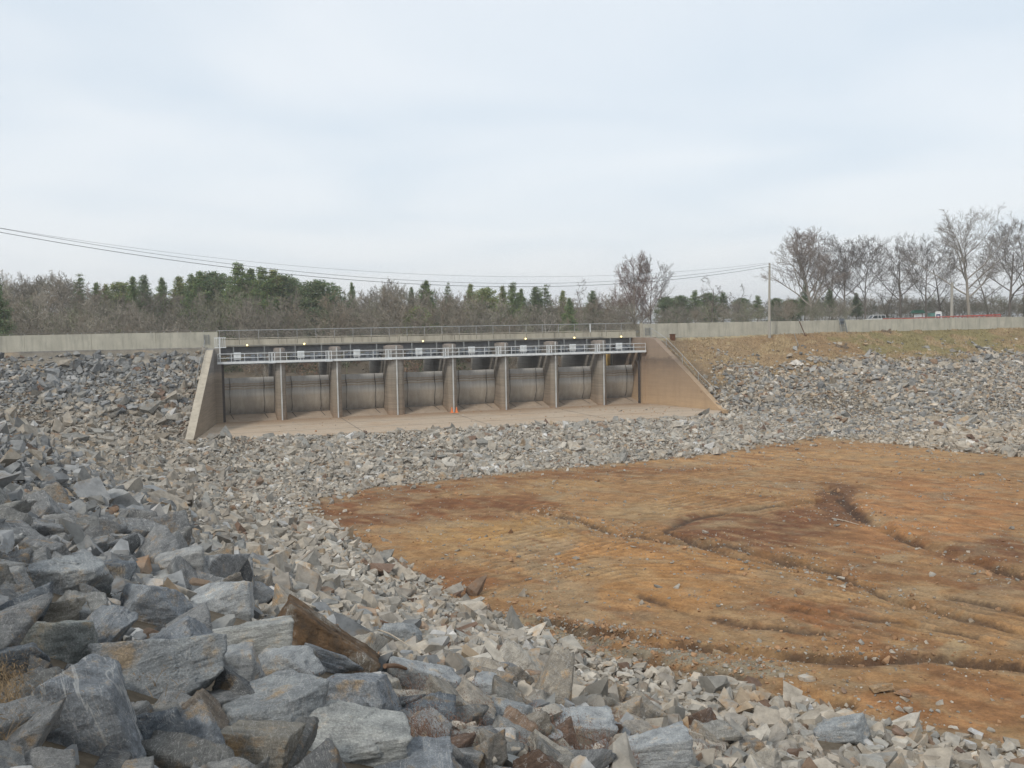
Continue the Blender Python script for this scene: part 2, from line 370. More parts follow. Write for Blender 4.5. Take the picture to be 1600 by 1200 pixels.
def gate_mat():
    m, t, b = new_mat('gate_steel', .75)
    tc_ = nn(t, 'ShaderNodeTexCoord'); sp = nn(t, 'ShaderNodeSeparateXYZ'); t.links.new(tc_.outputs['Object'], sp.inputs[0])
    mr = nn(t, 'ShaderNodeMapRange'); mr.inputs[1].default_value = -9.0; mr.inputs[2].default_value = -4.9; t.links.new(sp.outputs[2], mr.inputs[0])
    n0 = noise_n(t, 1.2, 4, .6); ad = nn(t, 'ShaderNodeMath', operation='MULTIPLY_ADD'); t.links.new(n0, ad.inputs[0]); ad.inputs[1].default_value = .07; t.links.new(mr.outputs[0], ad.inputs[2])
    G = (.41, .395, .36); B_ = (.32, .265, .195); Bl = (.36, .325, .27)
    c = ramp(t, ad.outputs[0], [(0, (.33, .31, .27)), (.08, (.27, .25, .22)), (.3, Bl), (.5, (.37, .33, .275)), (.585, G), (.70, (.34, .335, .32)), (.745, B_), (.77, G), (.80, (.23, .17, .11)),
                                 (.825, (.33, .31, .28)), (.865, B_), (.89, (.36, .35, .33)), (1, (.42, .41, .39))])
    # pale mineral specks on a band around the middle
    vo = nn(t, 'ShaderNodeTexVoronoi'); vo.inputs['Scale'].default_value = 5.0; mp = nn(t, 'ShaderNodeMapping'); mp.inputs['Scale'].default_value = (1, 1, 1.5)
    t.links.new(tc_.outputs['Object'], mp.inputs[0]); t.links.new(mp.outputs[0], vo.inputs['Vector'])
    k = ramp(t, vo.outputs['Distance'], [(.12, (1, 1, 1)), (.3, (0, 0, 0))])
    k2 = ramp(t, noise_n(t, 1.1, 4, .7), [(.52, (0, 0, 0)), (.62, (1, 1, 1))]); k = mixc(t, 1, k, k2, 'MULTIPLY')
    bd = ramp(t, ad.outputs[0], [(.38, (0, 0, 0)), (.5, (1, 1, 1)), (.66, (1, 1, 1)), (.75, (0, 0, 0))]); k = mixc(t, 1, k, bd, 'MULTIPLY')
    c = mixc(t, k, c, (.50, .50, .50))
    st = ramp(t, noise_n(t, 2.0, 5, .65, stretch=(1, 1, .1)), [(.4, (1.08, 1.08, 1.08)), (.7, (.74, .72, .7))]); c = mixc(t, .8, c, st, 'MULTIPLY')
    t.links.new(c, b.inputs['Base Color']); bump(t, b, noise_n(t, 9, 4, .6), .2, .01); return m
M['gate'] = gate_mat()
M['black'] = simple('wet_black_steel', (.06, .05, .045), .8)
M['white_steel'] = simple('white_painted_steel', (.62, .65, .66), .5, 0, .12, 2)
M['strip'] = simple('pale_grey_strip', (.46, .47, .46), .7, 0, .2, 1)
M['grey_steel'] = simple('galvanised_steel', (.36, .37, .37), .5, .2, .15, 4)
M['dull_steel'] = simple('weathered_steel', (.25, .26, .255), .6, .2, .2, 4)
M['rail_dark'] = simple('brown_handrail', (.16, .15, .13), .6)
M['machine'] = simple('blue_grey_machine_paint', (.13, .145, .165), .5, 0, .4, 6)
M['girder'] = simple('dark_girder', (.15, .15, .15), .7)
M['yellow'] = simple('lit_abutment_yellow', (.80, .52, .16), .8, 0, .15, 2)  # yellow holds the light falling on the far abutment end
M['orange'] = simple('orange_plastic', (.75, .22, .07), .6)
M['rust'] = simple('rusty_steel', (.12, .055, .03), .9, 0, .4, 5)
M['pole'] = simple('grey_wood_pole', (.34, .32, .28), .9, 0, .2, 8, (1, 1, .1))
M['wire'] = simple('black_cable', (.03, .03, .035), .6)
M['wire_pale'] = simple('grey_cable', (.16, .17, .18), .6)
M['white_paint'] = simple('white_car_paint', (.78, .79, .8), .25, 0, .03)
M['glass'] = simple('dark_window_glass', (.03, .04, .045), .12, 0, .1)
M['tyre'] = simple('black_tyre', (.02, .02, .02), .9)
M['dark_green_paint'] = simple('dark_green_paint', (.015, .045, .04), .3)
M['green_roof'] = simple('green_roof_metal', (.02, .085, .055), .7)
M['white_board'] = simple('white_board', (.72, .72, .72), .6, 0, .05)
M['teal_plastic'] = simple('teal_plastic', (.12, .27, .24), .55, 0, .08)
M['white_plastic'] = simple('white_plastic', (.75, .76, .76), .5, 0, .04)
M['navy_plastic'] = simple('navy_plastic', (.025, .045, .12), .5, 0, .1)
M['red_rail'] = simple('red_barrier_paint', (.45, .085, .06), .7, 0, .25, 1)
M['timber'] = simple('brown_timber', (.12, .08, .05), .9)
def lamp_mat():
    m, t, b = new_mat('lit_yellow_lamp', .4); b.inputs['Base Color'].default_value = (.8, .7, .4, 1)
    b.inputs['Emission Color'].default_value = (1, .78, .30, 1); b.inputs['Emission Strength'].default_value = 2.2; return m
M['lamp'] = lamp_mat()
def attr_rock(name):
    m, t, b = new_mat(name, .9)
    a = nn(t, 'ShaderNodeAttribute', attribute_name='col')
    n = ramp(t, noise_n(t, 3.2, 7, .68), [(.25, (.58, .57, .56)), (.5, (.98, .98, .98)), (.75, (1.38, 1.36, 1.33))])
    c = mixc(t, 1, a.outputs[0], n, 'MULTIPLY')
    k = ramp(t, noise_n(t, 1.3, 5, .65), [(.57, (0, 0, 0)), (.68, (1, 1, 1))]); c = mixc(t, k, c, mixc(t, 1, c, (1.05, .84, .64), 'MULTIPLY'))
    t.links.new(c, b.inputs['Base Color'])
    p = bump(t, b, noise_n(t, 6, 6, .65), .6, .05); bump(t, b, noise_n(t, 40, 4, .6), .5, .006, p); return m
M['riprap'] = attr_rock('riprap_rock')
def hero_mat(name, base_from_obj=True, vein=False, rusty=False):
    m, t, b = new_mat(name, .88)
    oi = nn(t, 'ShaderNodeObjectInfo'); tc_ = nn(t, 'ShaderNodeTexCoord')
    # shift the pattern by the rock's random number so that shared meshes differ
    ml = nn(t, 'ShaderNodeMath', operation='MULTIPLY'); t.links.new(oi.outputs['Random'], ml.inputs[0]); ml.inputs[1].default_value = 50
    va = nn(t, 'ShaderNodeVectorMath', operation='ADD'); t.links.new(tc_.outputs['Object'], va.inputs[0]); t.links.new(ml.outputs[0], va.inputs[1])
    def nz(sc, de, ro, st=None, di=0):
        n = nn(t, 'ShaderNodeTexNoise'); src = va.outputs[0]
        if st:
            mp = nn(t, 'ShaderNodeMapping'); mp.inputs['Scale'].default_value = st; t.links.new(src, mp.inputs[0]); src = mp.outputs[0]
        t.links.new(src, n.inputs['Vector']); n.inputs['Scale'].default_value = sc; n.inputs['Detail'].default_value = de; n.inputs['Roughness'].default_value = ro; n.inputs['Distortion'].default_value = di
        return n.outputs[0]
    c = mixc(t, 1, oi.outputs['Color'], ramp(t, nz(2.2, 7, .62), [(.25, (.6, .61, .62)), (.5, (1, 1, 1)), (.75, (1.4, 1.4, 1.38))]), 'MULTIPLY')
    c = mixc(t, 1, c, ramp(t, nz(30, 5, .75), [(.3, (.62, .62, .62)), (.55, (1.02, 1.02, 1.02)), (.72, (1.7, 1.7, 1.68))]), 'MULTIPLY')   # mineral grain
    fo = ramp(t, nz(3.5, 6, .7, (.5, .5, 3.2), .3), [(.36, (.72, .72, .72)), (.5, (1, 1, 1)), (.68, (1.2, 1.19, 1.17))]); c = mixc(t, .85, c, fo, 'MULTIPLY')     # foliation
    sc_ = ramp(t, nz(1.6, 5, .6, (2.4, .35, 1.2), 1.2), [(.488, (0, 0, 0)), (.5, (.75, .75, .75)), (.512, (0, 0, 0))]); c = mixc(t, sc_, c, (.5, .49, .47))    # thin pale seams
    ru = ramp(t, nz(1.1, 6, .7), [(.55 if not rusty else .40, (0, 0, 0)), (.66 if not rusty else .48, (1, 1, 1))])
    if rusty: c = mixc(t, ru, c, ramp(t, nz(4, 6, .7), [(.3, (.05, .04, .032)), (.5, (.11, .07, .04)), (.62, (.17, .105, .058)), (.75, (.30, .26, .21))]))
    else: c = mixc(t, ru, c, mixc(t, 1, c, (1.12, .84, .58), 'MULTIPLY'))
    if vein:
        k = ramp(t, nz(.55, 5, .55, (2.2, .3, .3), .5), [(.462, (0, 0, 0)), (.47, (.8, .8, .8)), (.478, (0, 0, 0)), (.535, (0, 0, 0)), (.545, (.8, .8, .8)), (.555, (0, 0, 0))])
        c = mixc(t, k, c, (.55, .55, .53))
    t.links.new(c, b.inputs['Base Color'])
    p = bump(t, b, nz(5, 7, .7), .75, .09); p = bump(t, b, nz(3.5, 6, .7, (.5, .5, 3.2), .3), .6, .06, p); bump(t, b, nz(45, 5, .75), .7, .012, p)
    return m
M['hero'] = hero_mat('foreground_rock'); M['hero_vein'] = hero_mat('veined_rock', vein=True); M['hero_rust'] = hero_mat('rusty_rock', rusty=True)
def ground_mat(name, kind):
    m, t, b = new_mat(name, .95)
    a = nn(t, 'ShaderNodeAttribute', attribute_name='col')
    if kind == 'mud':
        n = ramp(t, noise_n(t, 1.3, 8, .72), [(.28, (.62, .58, .55)), (.5, (1, 1, 1)), (.72, (1.32, 1.34, 1.36))])
        c = mixc(t, 1, a.outputs[0], n, 'MULTIPLY')
        g = ramp(t, noise_n(t, 9, 6, .75), [(.32, (.66, .64, .62)), (.5, (1, 1, 1)), (.68, (1.28, 1.28, 1.28))]); c = mixc(t, .9, c, g, 'MULTIPLY')
        p = bump(t, b, noise_n(t, 2.5, 7, .7), .7, .12); bump(t, b, noise_n(t, 16, 5, .7), .8, .03, p)
    else:
        n = ramp(t, noise_n(t, .9, 8, .75), [(.28, (.62, .62, .6)), (.5, (1, 1, 1)), (.72, (1.35, 1.35, 1.33))])
        c = mixc(t, 1, a.outputs[0], n, 'MULTIPLY')
        g = ramp(t, noise_n(t, 7, 6, .75), [(.3, (.68, .68, .68)), (.5, (1, 1, 1)), (.7, (1.25, 1.25, 1.25))]); c = mixc(t, .9, c, g, 'MULTIPLY')
        bump(t, b, noise_n(t, 5, 7, .75), .8, .08)
    t.links.new(c, b.inputs['Base Color']); return m
M['mud'] = ground_mat('orange_mud', 'mud'); M['earth'] = ground_mat('earth', 'earth')
def attr_mat(name, rough=.85, trans=0):
    m, t, b = new_mat(name, rough); a = nn(t, 'ShaderNodeAttribute', attribute_name='col')
    n = ramp(t, noise_n(t, .6, 4, .6), [(.3, (.75, .75, .75)), (.7, (1.25, 1.25, 1.25))]); t.links.new(mixc(t, 1, a.outputs[0], n, 'MULTIPLY'), b.inputs['Base Color']); return m
M['foliage'] = attr_mat('foliage')
M['needles'] = attr_mat('needles')
def _tr(m):
    t = m.node_tree; b = t.nodes['Principled BSDF']; o_ = [n for n in t.nodes if n.type == 'OUTPUT_MATERIAL'][0]
    tl = nn(t, 'ShaderNodeBsdfTranslucent'); src = b.inputs['Base Color'].links[0].from_socket; t.links.new(src, tl.inputs[0])
    x = nn(t, 'ShaderNodeMixShader'); x.inputs[0].default_value = .45; t.links.new(b.outputs[0], x.inputs[1]); t.links.new(tl.outputs[0], x.inputs[2]); t.links.new(x.outputs[0], o_.inputs[0])
_tr(M['needles']); M['twig'] = attr_mat('twigs', .9)
M['bark'] = simple('bark', (.15, .13, .11), .95, 0, .35, 1.5, (1, 1, .3))
M['bark_pale'] = simple('pale_bark', (.27, .24, .20), .95, 0, .3, 1.5, (1, 1, .3))

# ------------------------------------------------------------------ ground sheet
def axis(parts):
    a = [parts[0][0]]
    for (x0, x1, st) in parts:
        n = max(1, int(round((x1 - x0) / st))); a += list(np.linspace(x0, x1, n + 1)[1:])
    return np.array(a)
gx = axis([(-4500, -600, 650), (-600, -150, 45), (-150, -60, 3), (-60, -36, 1), (-36, -15, .35), (-15, 46, .17), (46, 66, .5), (66, 150, 2.5), (150, 600, 40), (600, 4500, 650)])
gy = axis([(-1200, -60, 190), (-60, -4, 4), (-4, 24, .3), (24, 60, .17), (60, 92, .22), (92, 122, .35), (122, 150, 1.0), (150, 330, 3), (330, 900, 60), (900, 6000, 700)])
GX, GY = np.meshgrid(gx, gy); GZ = H(GX, GY)
gu, gv = uv(GX, GY)
mudm = in_poly(GX, GY, MUDPOLY)
# colours of the soil
C = np.zeros(GX.shape + (3,))
C[:] = (.13, .105, .075)                                                    # soil under the riprap, darkened to put shade into the rock gaps
def lay(mask, c):
    m_ = np.clip(mask, 0, 1)[..., None]; C[:] = C * (1 - m_) + np.array(c) * m_
forest_f = sstep(-14, -22, gv)
lay(forest_f, (.12, .095, .065))
grassright = (gu > 49) * (gv < 13) * (gv > -3)
# right bank: brown and green grass above the riprap
n_big = fbm(GX * .12, GY * .12, 101); n_mid = fbm(GX * .5, GY * .5, 103)
topgrass = sstep(50, 58, gu) * sstep(10.5, 8.2, gv + 5 * (n_mid - .5) + 4 * (n_big - .5)) * (gv > -3)
lay(topgrass, (.25, .165, .085))
lay(topgrass * sstep(.48, .62, n_big) * sstep(62, 74, gu), (.20, .165, .075))
lay(topgrass * sstep(96, 110, gu), (.19, .17, .075))
lay(topgrass * sstep(.55, .7, n_mid), (.32, .235, .13))
lay(topgrass * sstep(70, 58, gu) * .6, (.27, .20, .12))
lay(((gv > -2.6) & (gv < -1.3) & (gu > 49)) * .7, (.36, .31, .2))
leftbare = (gu < -1) * sstep(4.5, 1.0, gv + 3.5 * (n_mid - .5)) * (gv > -3)
lay(leftbare, (.19, .17, .14)); lay(.7 * leftbare * sstep(.6, .68, fbm(GX * .5, GY * .5, 107)), (.33, .24, .15))
lay((gv <= -2) * (gv > -14) * ~((gu > -1) & (gu < 50)), (.16, .155, .145))
plat_m = sstep(42, 60, gu + 0.42 * gv) * sstep(-14, -16, gv)
lay(plat_m, (.17, .155, .075)); lay(plat_m * (gv > -75) * sstep(.4, .5, n_big), (.2, .19, .17))
# mud
PAINT = [  # photo px centre, half sizes, colour, strength (wet, dry, ashy and gravelly patches of soil)
 (820, 742, 330, 9, (.20, .085, .034), .8), (650, 785, 200, 28, (.185, .07, .028), .95), (560, 800, 90, 24, (.16, .06, .026), .8), (950, 735, 160, 7, (.22, .095, .04), .6),
 (1250, 715, 260, 14, (.42, .24, .115), .7), (860, 760, 100, 10, (.36, .22, .11), .7), (800, 832, 120, 26, (.40, .235, .10), .8), (700, 850, 90, 12, (.34, .19, .085), .5),
 (700, 905, 100, 26, (.22, .095, .04), .9), (1180, 828, 160, 32, (.15, .055, .024), .95), (1310, 790, 36, 34, (.12, .048, .024), .9), (1120, 775, 120, 10, (.33, .18, .08), .6),
 (1450, 790, 150, 50, (.38, .18, .078), .8), (1560, 880, 80, 50, (.17, .068, .03), .9), (1400, 850, 100, 16, (.26, .115, .05), .7), (1010, 890, 170, 45, (.385, .20, .083), .85),
 (820, 975, 70, 8, (.30, .25, .19), .8), (840, 992, 120, 9, (.25, .225, .19), .9), (1000, 1012, 110, 10, (.25, .225, .19), .9), (1130, 1035, 110, 13, (.26, .225, .18), .85),
 (1250, 955, 130, 12, (.23, .095, .04), .8), (1430, 1012, 160, 12, (.20, .082, .036), .85), (1200, 1018, 80, 8, (.24, .10, .045), .7), (1020, 1045, 130, 10, (.26, .11, .045), .8),
 (1500, 1090, 150, 30, (.34, .16, .07), .8), (1430, 900, 50, 8, (.42, .33, .21), .8), (1530, 1010, 60, 12, (.37, .30, .2), .6), (1480, 935, 120, 12, (.34, .2, .1), .7),
 (1300, 880, 130, 14, (.35, .19, .085), .6), (880, 930, 50, 34, (.33, .24, .16), .6), (860, 870, 30, 40, (.32, .25, .18), .5), (1000, 800, 100, 16, (.34, .225, .125), .7), (750, 770, 40, 6, (.33, .2, .1), .5)]
mc = np.zeros_like(C); mc[:] = (.315, .175, .085)
q_ = np.array([0.66, -0.75]); sa = GX * q_[0] + GY * q_[1]; sb_ = -GX * q_[1] + GY * q_[0]
wb_ = sb_ + 3.0 * fbm(GX * .08, GY * .08, 9); wa_ = sa + 1.5 * fbm(GX * .12, GY * .12, 5)
jx = GX + 5 * (fbm(GX * .18, GY * .18, 201, 5, .6) - .5); jy = GY + 7 * (fbm(GX * .18, GY * .18, 207, 5, .6) - .5)
for (cx, cy, hw, hh, c_, s_) in PAINT:
    ctr = atz(cx, cy, MUDZ); top = atz(cx, cy - hh, MUDZ); bot = atz(cx, cy + hh, MUDZ); rx_ = hw / F * ctr[1]; ry_ = abs(top[1] - bot[1]) / 2
    sl_ = ctr[0] / ctr[1]
    q2 = (((jx - ctr[0]) - (jy - ctr[1]) * sl_) / rx_) ** 2 + ((jy - ctr[1]) / ry_) ** 2
    k_ = (min(1, s_ * 1.1) * sstep(1.25, .75, np.sqrt(q2) + .5 * (fbm(GX * .5, GY * .5, 371, 4, .6) - .5)))[..., None]; mc = mc * (1 - k_) + np.array(c_) * k_
st1 = fbm(wa_ * .12, wb_ * 1.1, 301, 5, .6); st2 = fbm(wa_ * .35, wb_ * 2.2, 311, 4, .6)
mc *= (0.80 + .40 * st1)[..., None] * (.78 + .44 * fbm(GX * .9, GY * .9, 351, 5, .65))[..., None]; k_ = (.5 * sstep(.5, .7, fbm(GX * .35, GY * .5, 361, 5, .6)))[..., None]; mc = mc * (1 - k_) + np.array((.37, .255, .15)) * k_
k_ = (.55 * sstep(.55, .72, st2))[..., None]; mc = mc * (1 - k_) + np.array((.36, .25, .15)) * k_
k_ = (.65 * sstep(.58, .7, fbm(wa_ * .2 + 9, wb_ * .9, 331, 5, .6)))[..., None]; mc = mc * (1 - k_) + np.array((.20, .085, .036)) * k_
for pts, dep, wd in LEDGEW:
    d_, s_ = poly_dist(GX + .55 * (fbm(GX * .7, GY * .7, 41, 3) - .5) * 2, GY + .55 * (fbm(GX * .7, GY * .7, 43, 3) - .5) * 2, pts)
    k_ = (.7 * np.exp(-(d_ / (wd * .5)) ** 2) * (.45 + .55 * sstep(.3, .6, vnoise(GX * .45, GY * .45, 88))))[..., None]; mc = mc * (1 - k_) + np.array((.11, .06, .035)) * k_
mc *= (1 + .2 * track_pat(GX, GY))[..., None]; sp_ = fbm(GX * 2.2, GY * 2.2, 381, 4, .7); mc *= (.72 + .56 * sp_)[..., None]
k_ = (.4 * sstep(.56, .66, fbm(GX * .45, GY * .75, 391, 5, .62)))[..., None]; mc = mc * (1 - k_) + np.array((.30, .24, .175)) * k_
td, _ = poly_dist(GX, GY, TOE)
k_ = (.8 * sstep(1.8, .2, td + 1.5 * (n_mid - .5)))[..., None]; mc = mc * (1 - k_) + np.array((.27, .215, .16)) * k_
for (cx, cy, hw, hh, c_, s_) in [p_ for p_ in PAINT if p_[4][0] - p_[4][2] < .115]:
    ctr = atz(cx, cy, MUDZ); top = atz(cx, cy - hh, MUDZ); bot = atz(cx, cy + hh, MUDZ); rx_ = hw / F * ctr[1]; ry_ = abs(top[1] - bot[1]) / 2; sl_ = ctr[0] / ctr[1]
    q2 = (((jx - ctr[0]) - (jy - ctr[1]) * sl_) / rx_) ** 2 + ((jy - ctr[1]) / ry_) ** 2
    k_ = (.8 * sstep(1.2, .8, np.sqrt(q2) + .6 * (fbm(GX * .8, GY * .8, 375, 4, .65) - .5)))[..., None]; mc = mc * (1 - k_) + np.array(c_) * k_ * (.7 + .6 * sp_[..., None])
mc = mc * .88 + np.array((.30, .205, .12)) * .12; mc *= np.array((.91, .89, .77))
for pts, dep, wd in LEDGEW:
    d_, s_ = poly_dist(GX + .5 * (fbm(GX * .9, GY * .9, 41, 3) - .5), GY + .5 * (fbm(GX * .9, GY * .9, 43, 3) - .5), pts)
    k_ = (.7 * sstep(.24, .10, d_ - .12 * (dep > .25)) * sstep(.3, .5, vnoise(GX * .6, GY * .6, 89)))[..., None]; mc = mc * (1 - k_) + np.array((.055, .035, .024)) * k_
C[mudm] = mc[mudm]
ny, nx = GX.shape
idx = np.arange(nx * ny).reshape(ny, nx)
quads = np.stack([idx[:-1, :-1], idx[:-1, 1:], idx[1:, 1:], idx[1:, :-1]], -1).reshape(-1, 4)
V = np.stack([GX, GY, GZ], -1).reshape(-1, 3); C4 = np.concatenate([C, np.ones(C.shape[:2] + (1,))], -1).reshape(-1, 4)
qc = V[quads].mean(1); fu, fv = uv(qc[:, 0], qc[:, 1])
is_mud = in_poly(qc[:, 0], qc[:, 1], MUDPOLY)
is_grass = (fu > 50) & (fv > -2) & (fv < 11) & ~is_mud
def sub(name, mask, mat):
    q = quads[mask]; used, inv = np.unique(q, return_inverse=True)
    o = link(name, mesh_from(name, V[used], inv.reshape(-1, 4), mat, True, C4[used])); tag(o, kind='structure'); return o
sub('mud_flat', is_mud, M['mud']); sub('grass_bank', is_grass, M['earth']); sub('ground', ~is_mud & ~is_grass, M['earth'])
# far blue hills on the horizon
hb = []; n_h = 90
for i in range(n_h):
    a_ = -30 + 75 * i / (n_h - 1); r_ = 3600
    h_ = 2 + 26 * fbm(np.array([i * .09]), np.array([0.]), 5)[0]
    hb.append((math.sin(R(a_)) * r_, math.cos(R(a_)) * r_, h_, a_))
mh = MB()
for i in range(n_h - 1):
    a_, b_ = hb[i], hb[i + 1]
    def far_(p, k): return (p[0] * k, p[1] * k)
    mh.add([(a_[0] * .85, a_[1] * .85, -4), (b_[0] * .85, b_[1] * .85, -4), (b_[0], b_[1], b_[2]), (a_[0], a_[1], a_[2]), (b_[0] * 1.2, b_[1] * 1.2, -4), (a_[0] * 1.2, a_[1] * 1.2, -4)], [(0, 1, 2, 3), (3, 2, 4, 5)])
tag(mh.build('hills', simple('distant_woodland', (.20, .225, .25), 1, 0, .1, .01)), kind='structure')

# ------------------------------------------------------------------ spillway dam
piers_px = [439, 526.5, 619, 707, 789, 867, 942]
pu = [u_of_px(x, 0.15) for x in piers_px]
pw = [.54, .54, .95, .54, .54, .54, .54]               # half widths
ZB = -9.5
ORG = world(0, 0, 0)
spill = thing('spillway_dam', 'long brown concrete spillway with seven piers and splayed wing walls around a tan apron', 'dam', ORG, TH)
def pier_mb(u, hw):
    m = MB(); zt = -1.9
    n = 10; nose = [(u + hw * math.cos(math.pi + math.pi * i / n), .55 - .62 * math.sin(math.pi * i / n) * (hw / .62) ** .5) for i in range(n + 1)]
    nose = [(a, b) for a, b in nose]
    poly = nose + [(u + hw, 2.4), (u - hw, 2.4)]
    m.prism(poly, ZB - .5, zt)
    # domed cap
    m.prism([(u + (a - u) * .8, .55 + (b - .55) * .8) for a, b in poly], zt, zt + .08)
    m.box(u - hw, u + hw, 2.4, 3.1, ZB - .5, -2.75)
    m.box(u - hw, u + hw, 3.1, 12.6, ZB - .5, -2.75)
    return m
for i, (u, hw) in enumerate(zip(pu, pw)):
    p = pier_mb(u, hw).build('pier', M['pier'], spill)
    if i == 2: p['label'] = 'wider pier, third from the left'
    s_ = MB().box(u - .065, u + .065, -.16 if hw < .9 else -.33, -.05 if hw < .9 else -.2, ZB, -1.86).build('nose_strip', M['strip'], p)
# back faces of the bridge piers catch the light: pale downstream ends
gate_edges = [0.0] + pu + [LEN + .1]
hws = [.15] + pw + [.15]
# apron
ap = []
for v_ in np.linspace(0, 15.2, 9): ap.append((float(wing_l(v_)) + .1, -v_))
edge = [(u_, -(15.2 + 1.5 * min(1, max(0, (u_ + 2) / 10)) + .25 * math.sin(u_ * .9))) for u_ in np.linspace(-1.5, 51.0, 24)]
edge[-1] = (51.4, -13.0)
apr = ap + edge + [(float(wing_r(v_)) - .1, -v_) for v_ in np.linspace(12.0, 0, 7)] + [(LEN, 13), (0, 13)]
MB().prism(apr, ZB - .5, ZB).build('apron', M['apron'], spill)
jm = MB()
for v_ in (5.8, 11.5): jm.box(0.6 - .14 * v_, 49.4 + .18 * v_, -v_ - .05, -v_ + .05, ZB + .002, ZB + .006)
for u_ in (12.3, 24.6, 36.9): jm.box(u_ - .035, u_ + .035, -15.5, -.5, ZB + .007, ZB + .011)
jm.build('apron_joint', M['slab'], spill)
# sloping sills between piers
for i in range(8):
    a = gate_edges[i] + hws[i]; b = gate_edges[i + 1] - hws[i + 1]
    m = MB(); m.add([(a, .5, ZB - .3), (b, .5, ZB - .3), (b, .5, ZB + .02), (a, .5, ZB + .02), (a, 3.1, -8.93), (b, 3.1, -8.93), (a, 5.5, -8.93), (b, 5.5, -8.93), (a, 9, ZB - .3), (b, 9, ZB - .3)],
          [(0, 1, 2, 3), (3, 2, 5, 4), (4, 5, 7, 6), (6, 7, 9, 8), (8, 9, 1, 0), (0, 3, 4, 6, 8), (1, 9, 7, 5, 2)])
    m.build('sill', M['sill'], spill)
# wing walls and abutments
def wing(side, prof, thick, mat, tipw):
    """prof: list of (w, ztop); wall runs along wing line"""
    m = MB(); f = wing_l if side < 0 else wing_r; t = thick * side
    vs = []
    for (w_, zt) in prof:
        u_ = float(f(-w_)) 
        vs.append([(u_, w_, ZB - .6), (u_, w_, zt), (u_ + t, w_, zt), (u_ + t, w_, ZB - .6)])
    for a, b in zip(vs[:-1], vs[1:]):
        m.add(a + b, [(0, 1, 5, 4), (1, 2, 6, 5), (2, 3, 7, 6)])
    m.add(vs[0], [(0, 1, 2, 3)]); m.add(vs[-1], [(3, 2, 1, 0)])
    return m
wl = wing(-1, [(0, -1.75), (-.8, -1.95), (-8, -5.6), (-15.4, -9.35), (-15.9, -9.45)], .62, None, 0).build('wing_wall', M['wing_left'], spill)
# pale coping on the left wing
m = MB(); prev = None
for (w_, zt) in [(-.8, -1.95), (-8, -5.6), (-15.4, -9.35), (-15.9, -9.45)]:
    u_ = float(wing_l(-w_)); cur = [(u_ + .04, w_, zt + .003), (u_ + .04, w_, zt + .10), (u_ - .68, w_, zt + .10), (u_ - .68, w_, zt + .003)]
    if prev: m.add(prev + cur, [(0, 1, 5, 4), (1, 2, 6, 5), (2, 3, 7, 6), (3, 0, 4, 7)])
    else: m.add(cur, [(0, 1, 2, 3)])
    prev = cur
m.add(prev, [(3, 2, 1, 0)]); m.build('coping', M['coping'], wl)
wr = wing(1, [(0, -1.6), (-1.6, -1.75), (-7.2, -5.55), (-12.6, -9.3), (-13.4, -9.4)], .6, None, 0).build('wing_wall', M['wing_right'], spill)
MB().box(-1.5, .15, .003, 13, ZB - .5, -1.72).build('abutment', M['wing_left'], spill)
MB().box(LEN - .05, LEN + 1.9, .003, 8.6, ZB - .5, -1.62).build('abutment', M['wing_right'], spill)
MB().box(.15, .4, .35, .6, ZB, -3.3).build('gate_guide', M['black'], spill)
MB().box(LEN - .3, LEN - .1, .35, .6, ZB, -3.3).build('gate_guide', M['black'], spill)

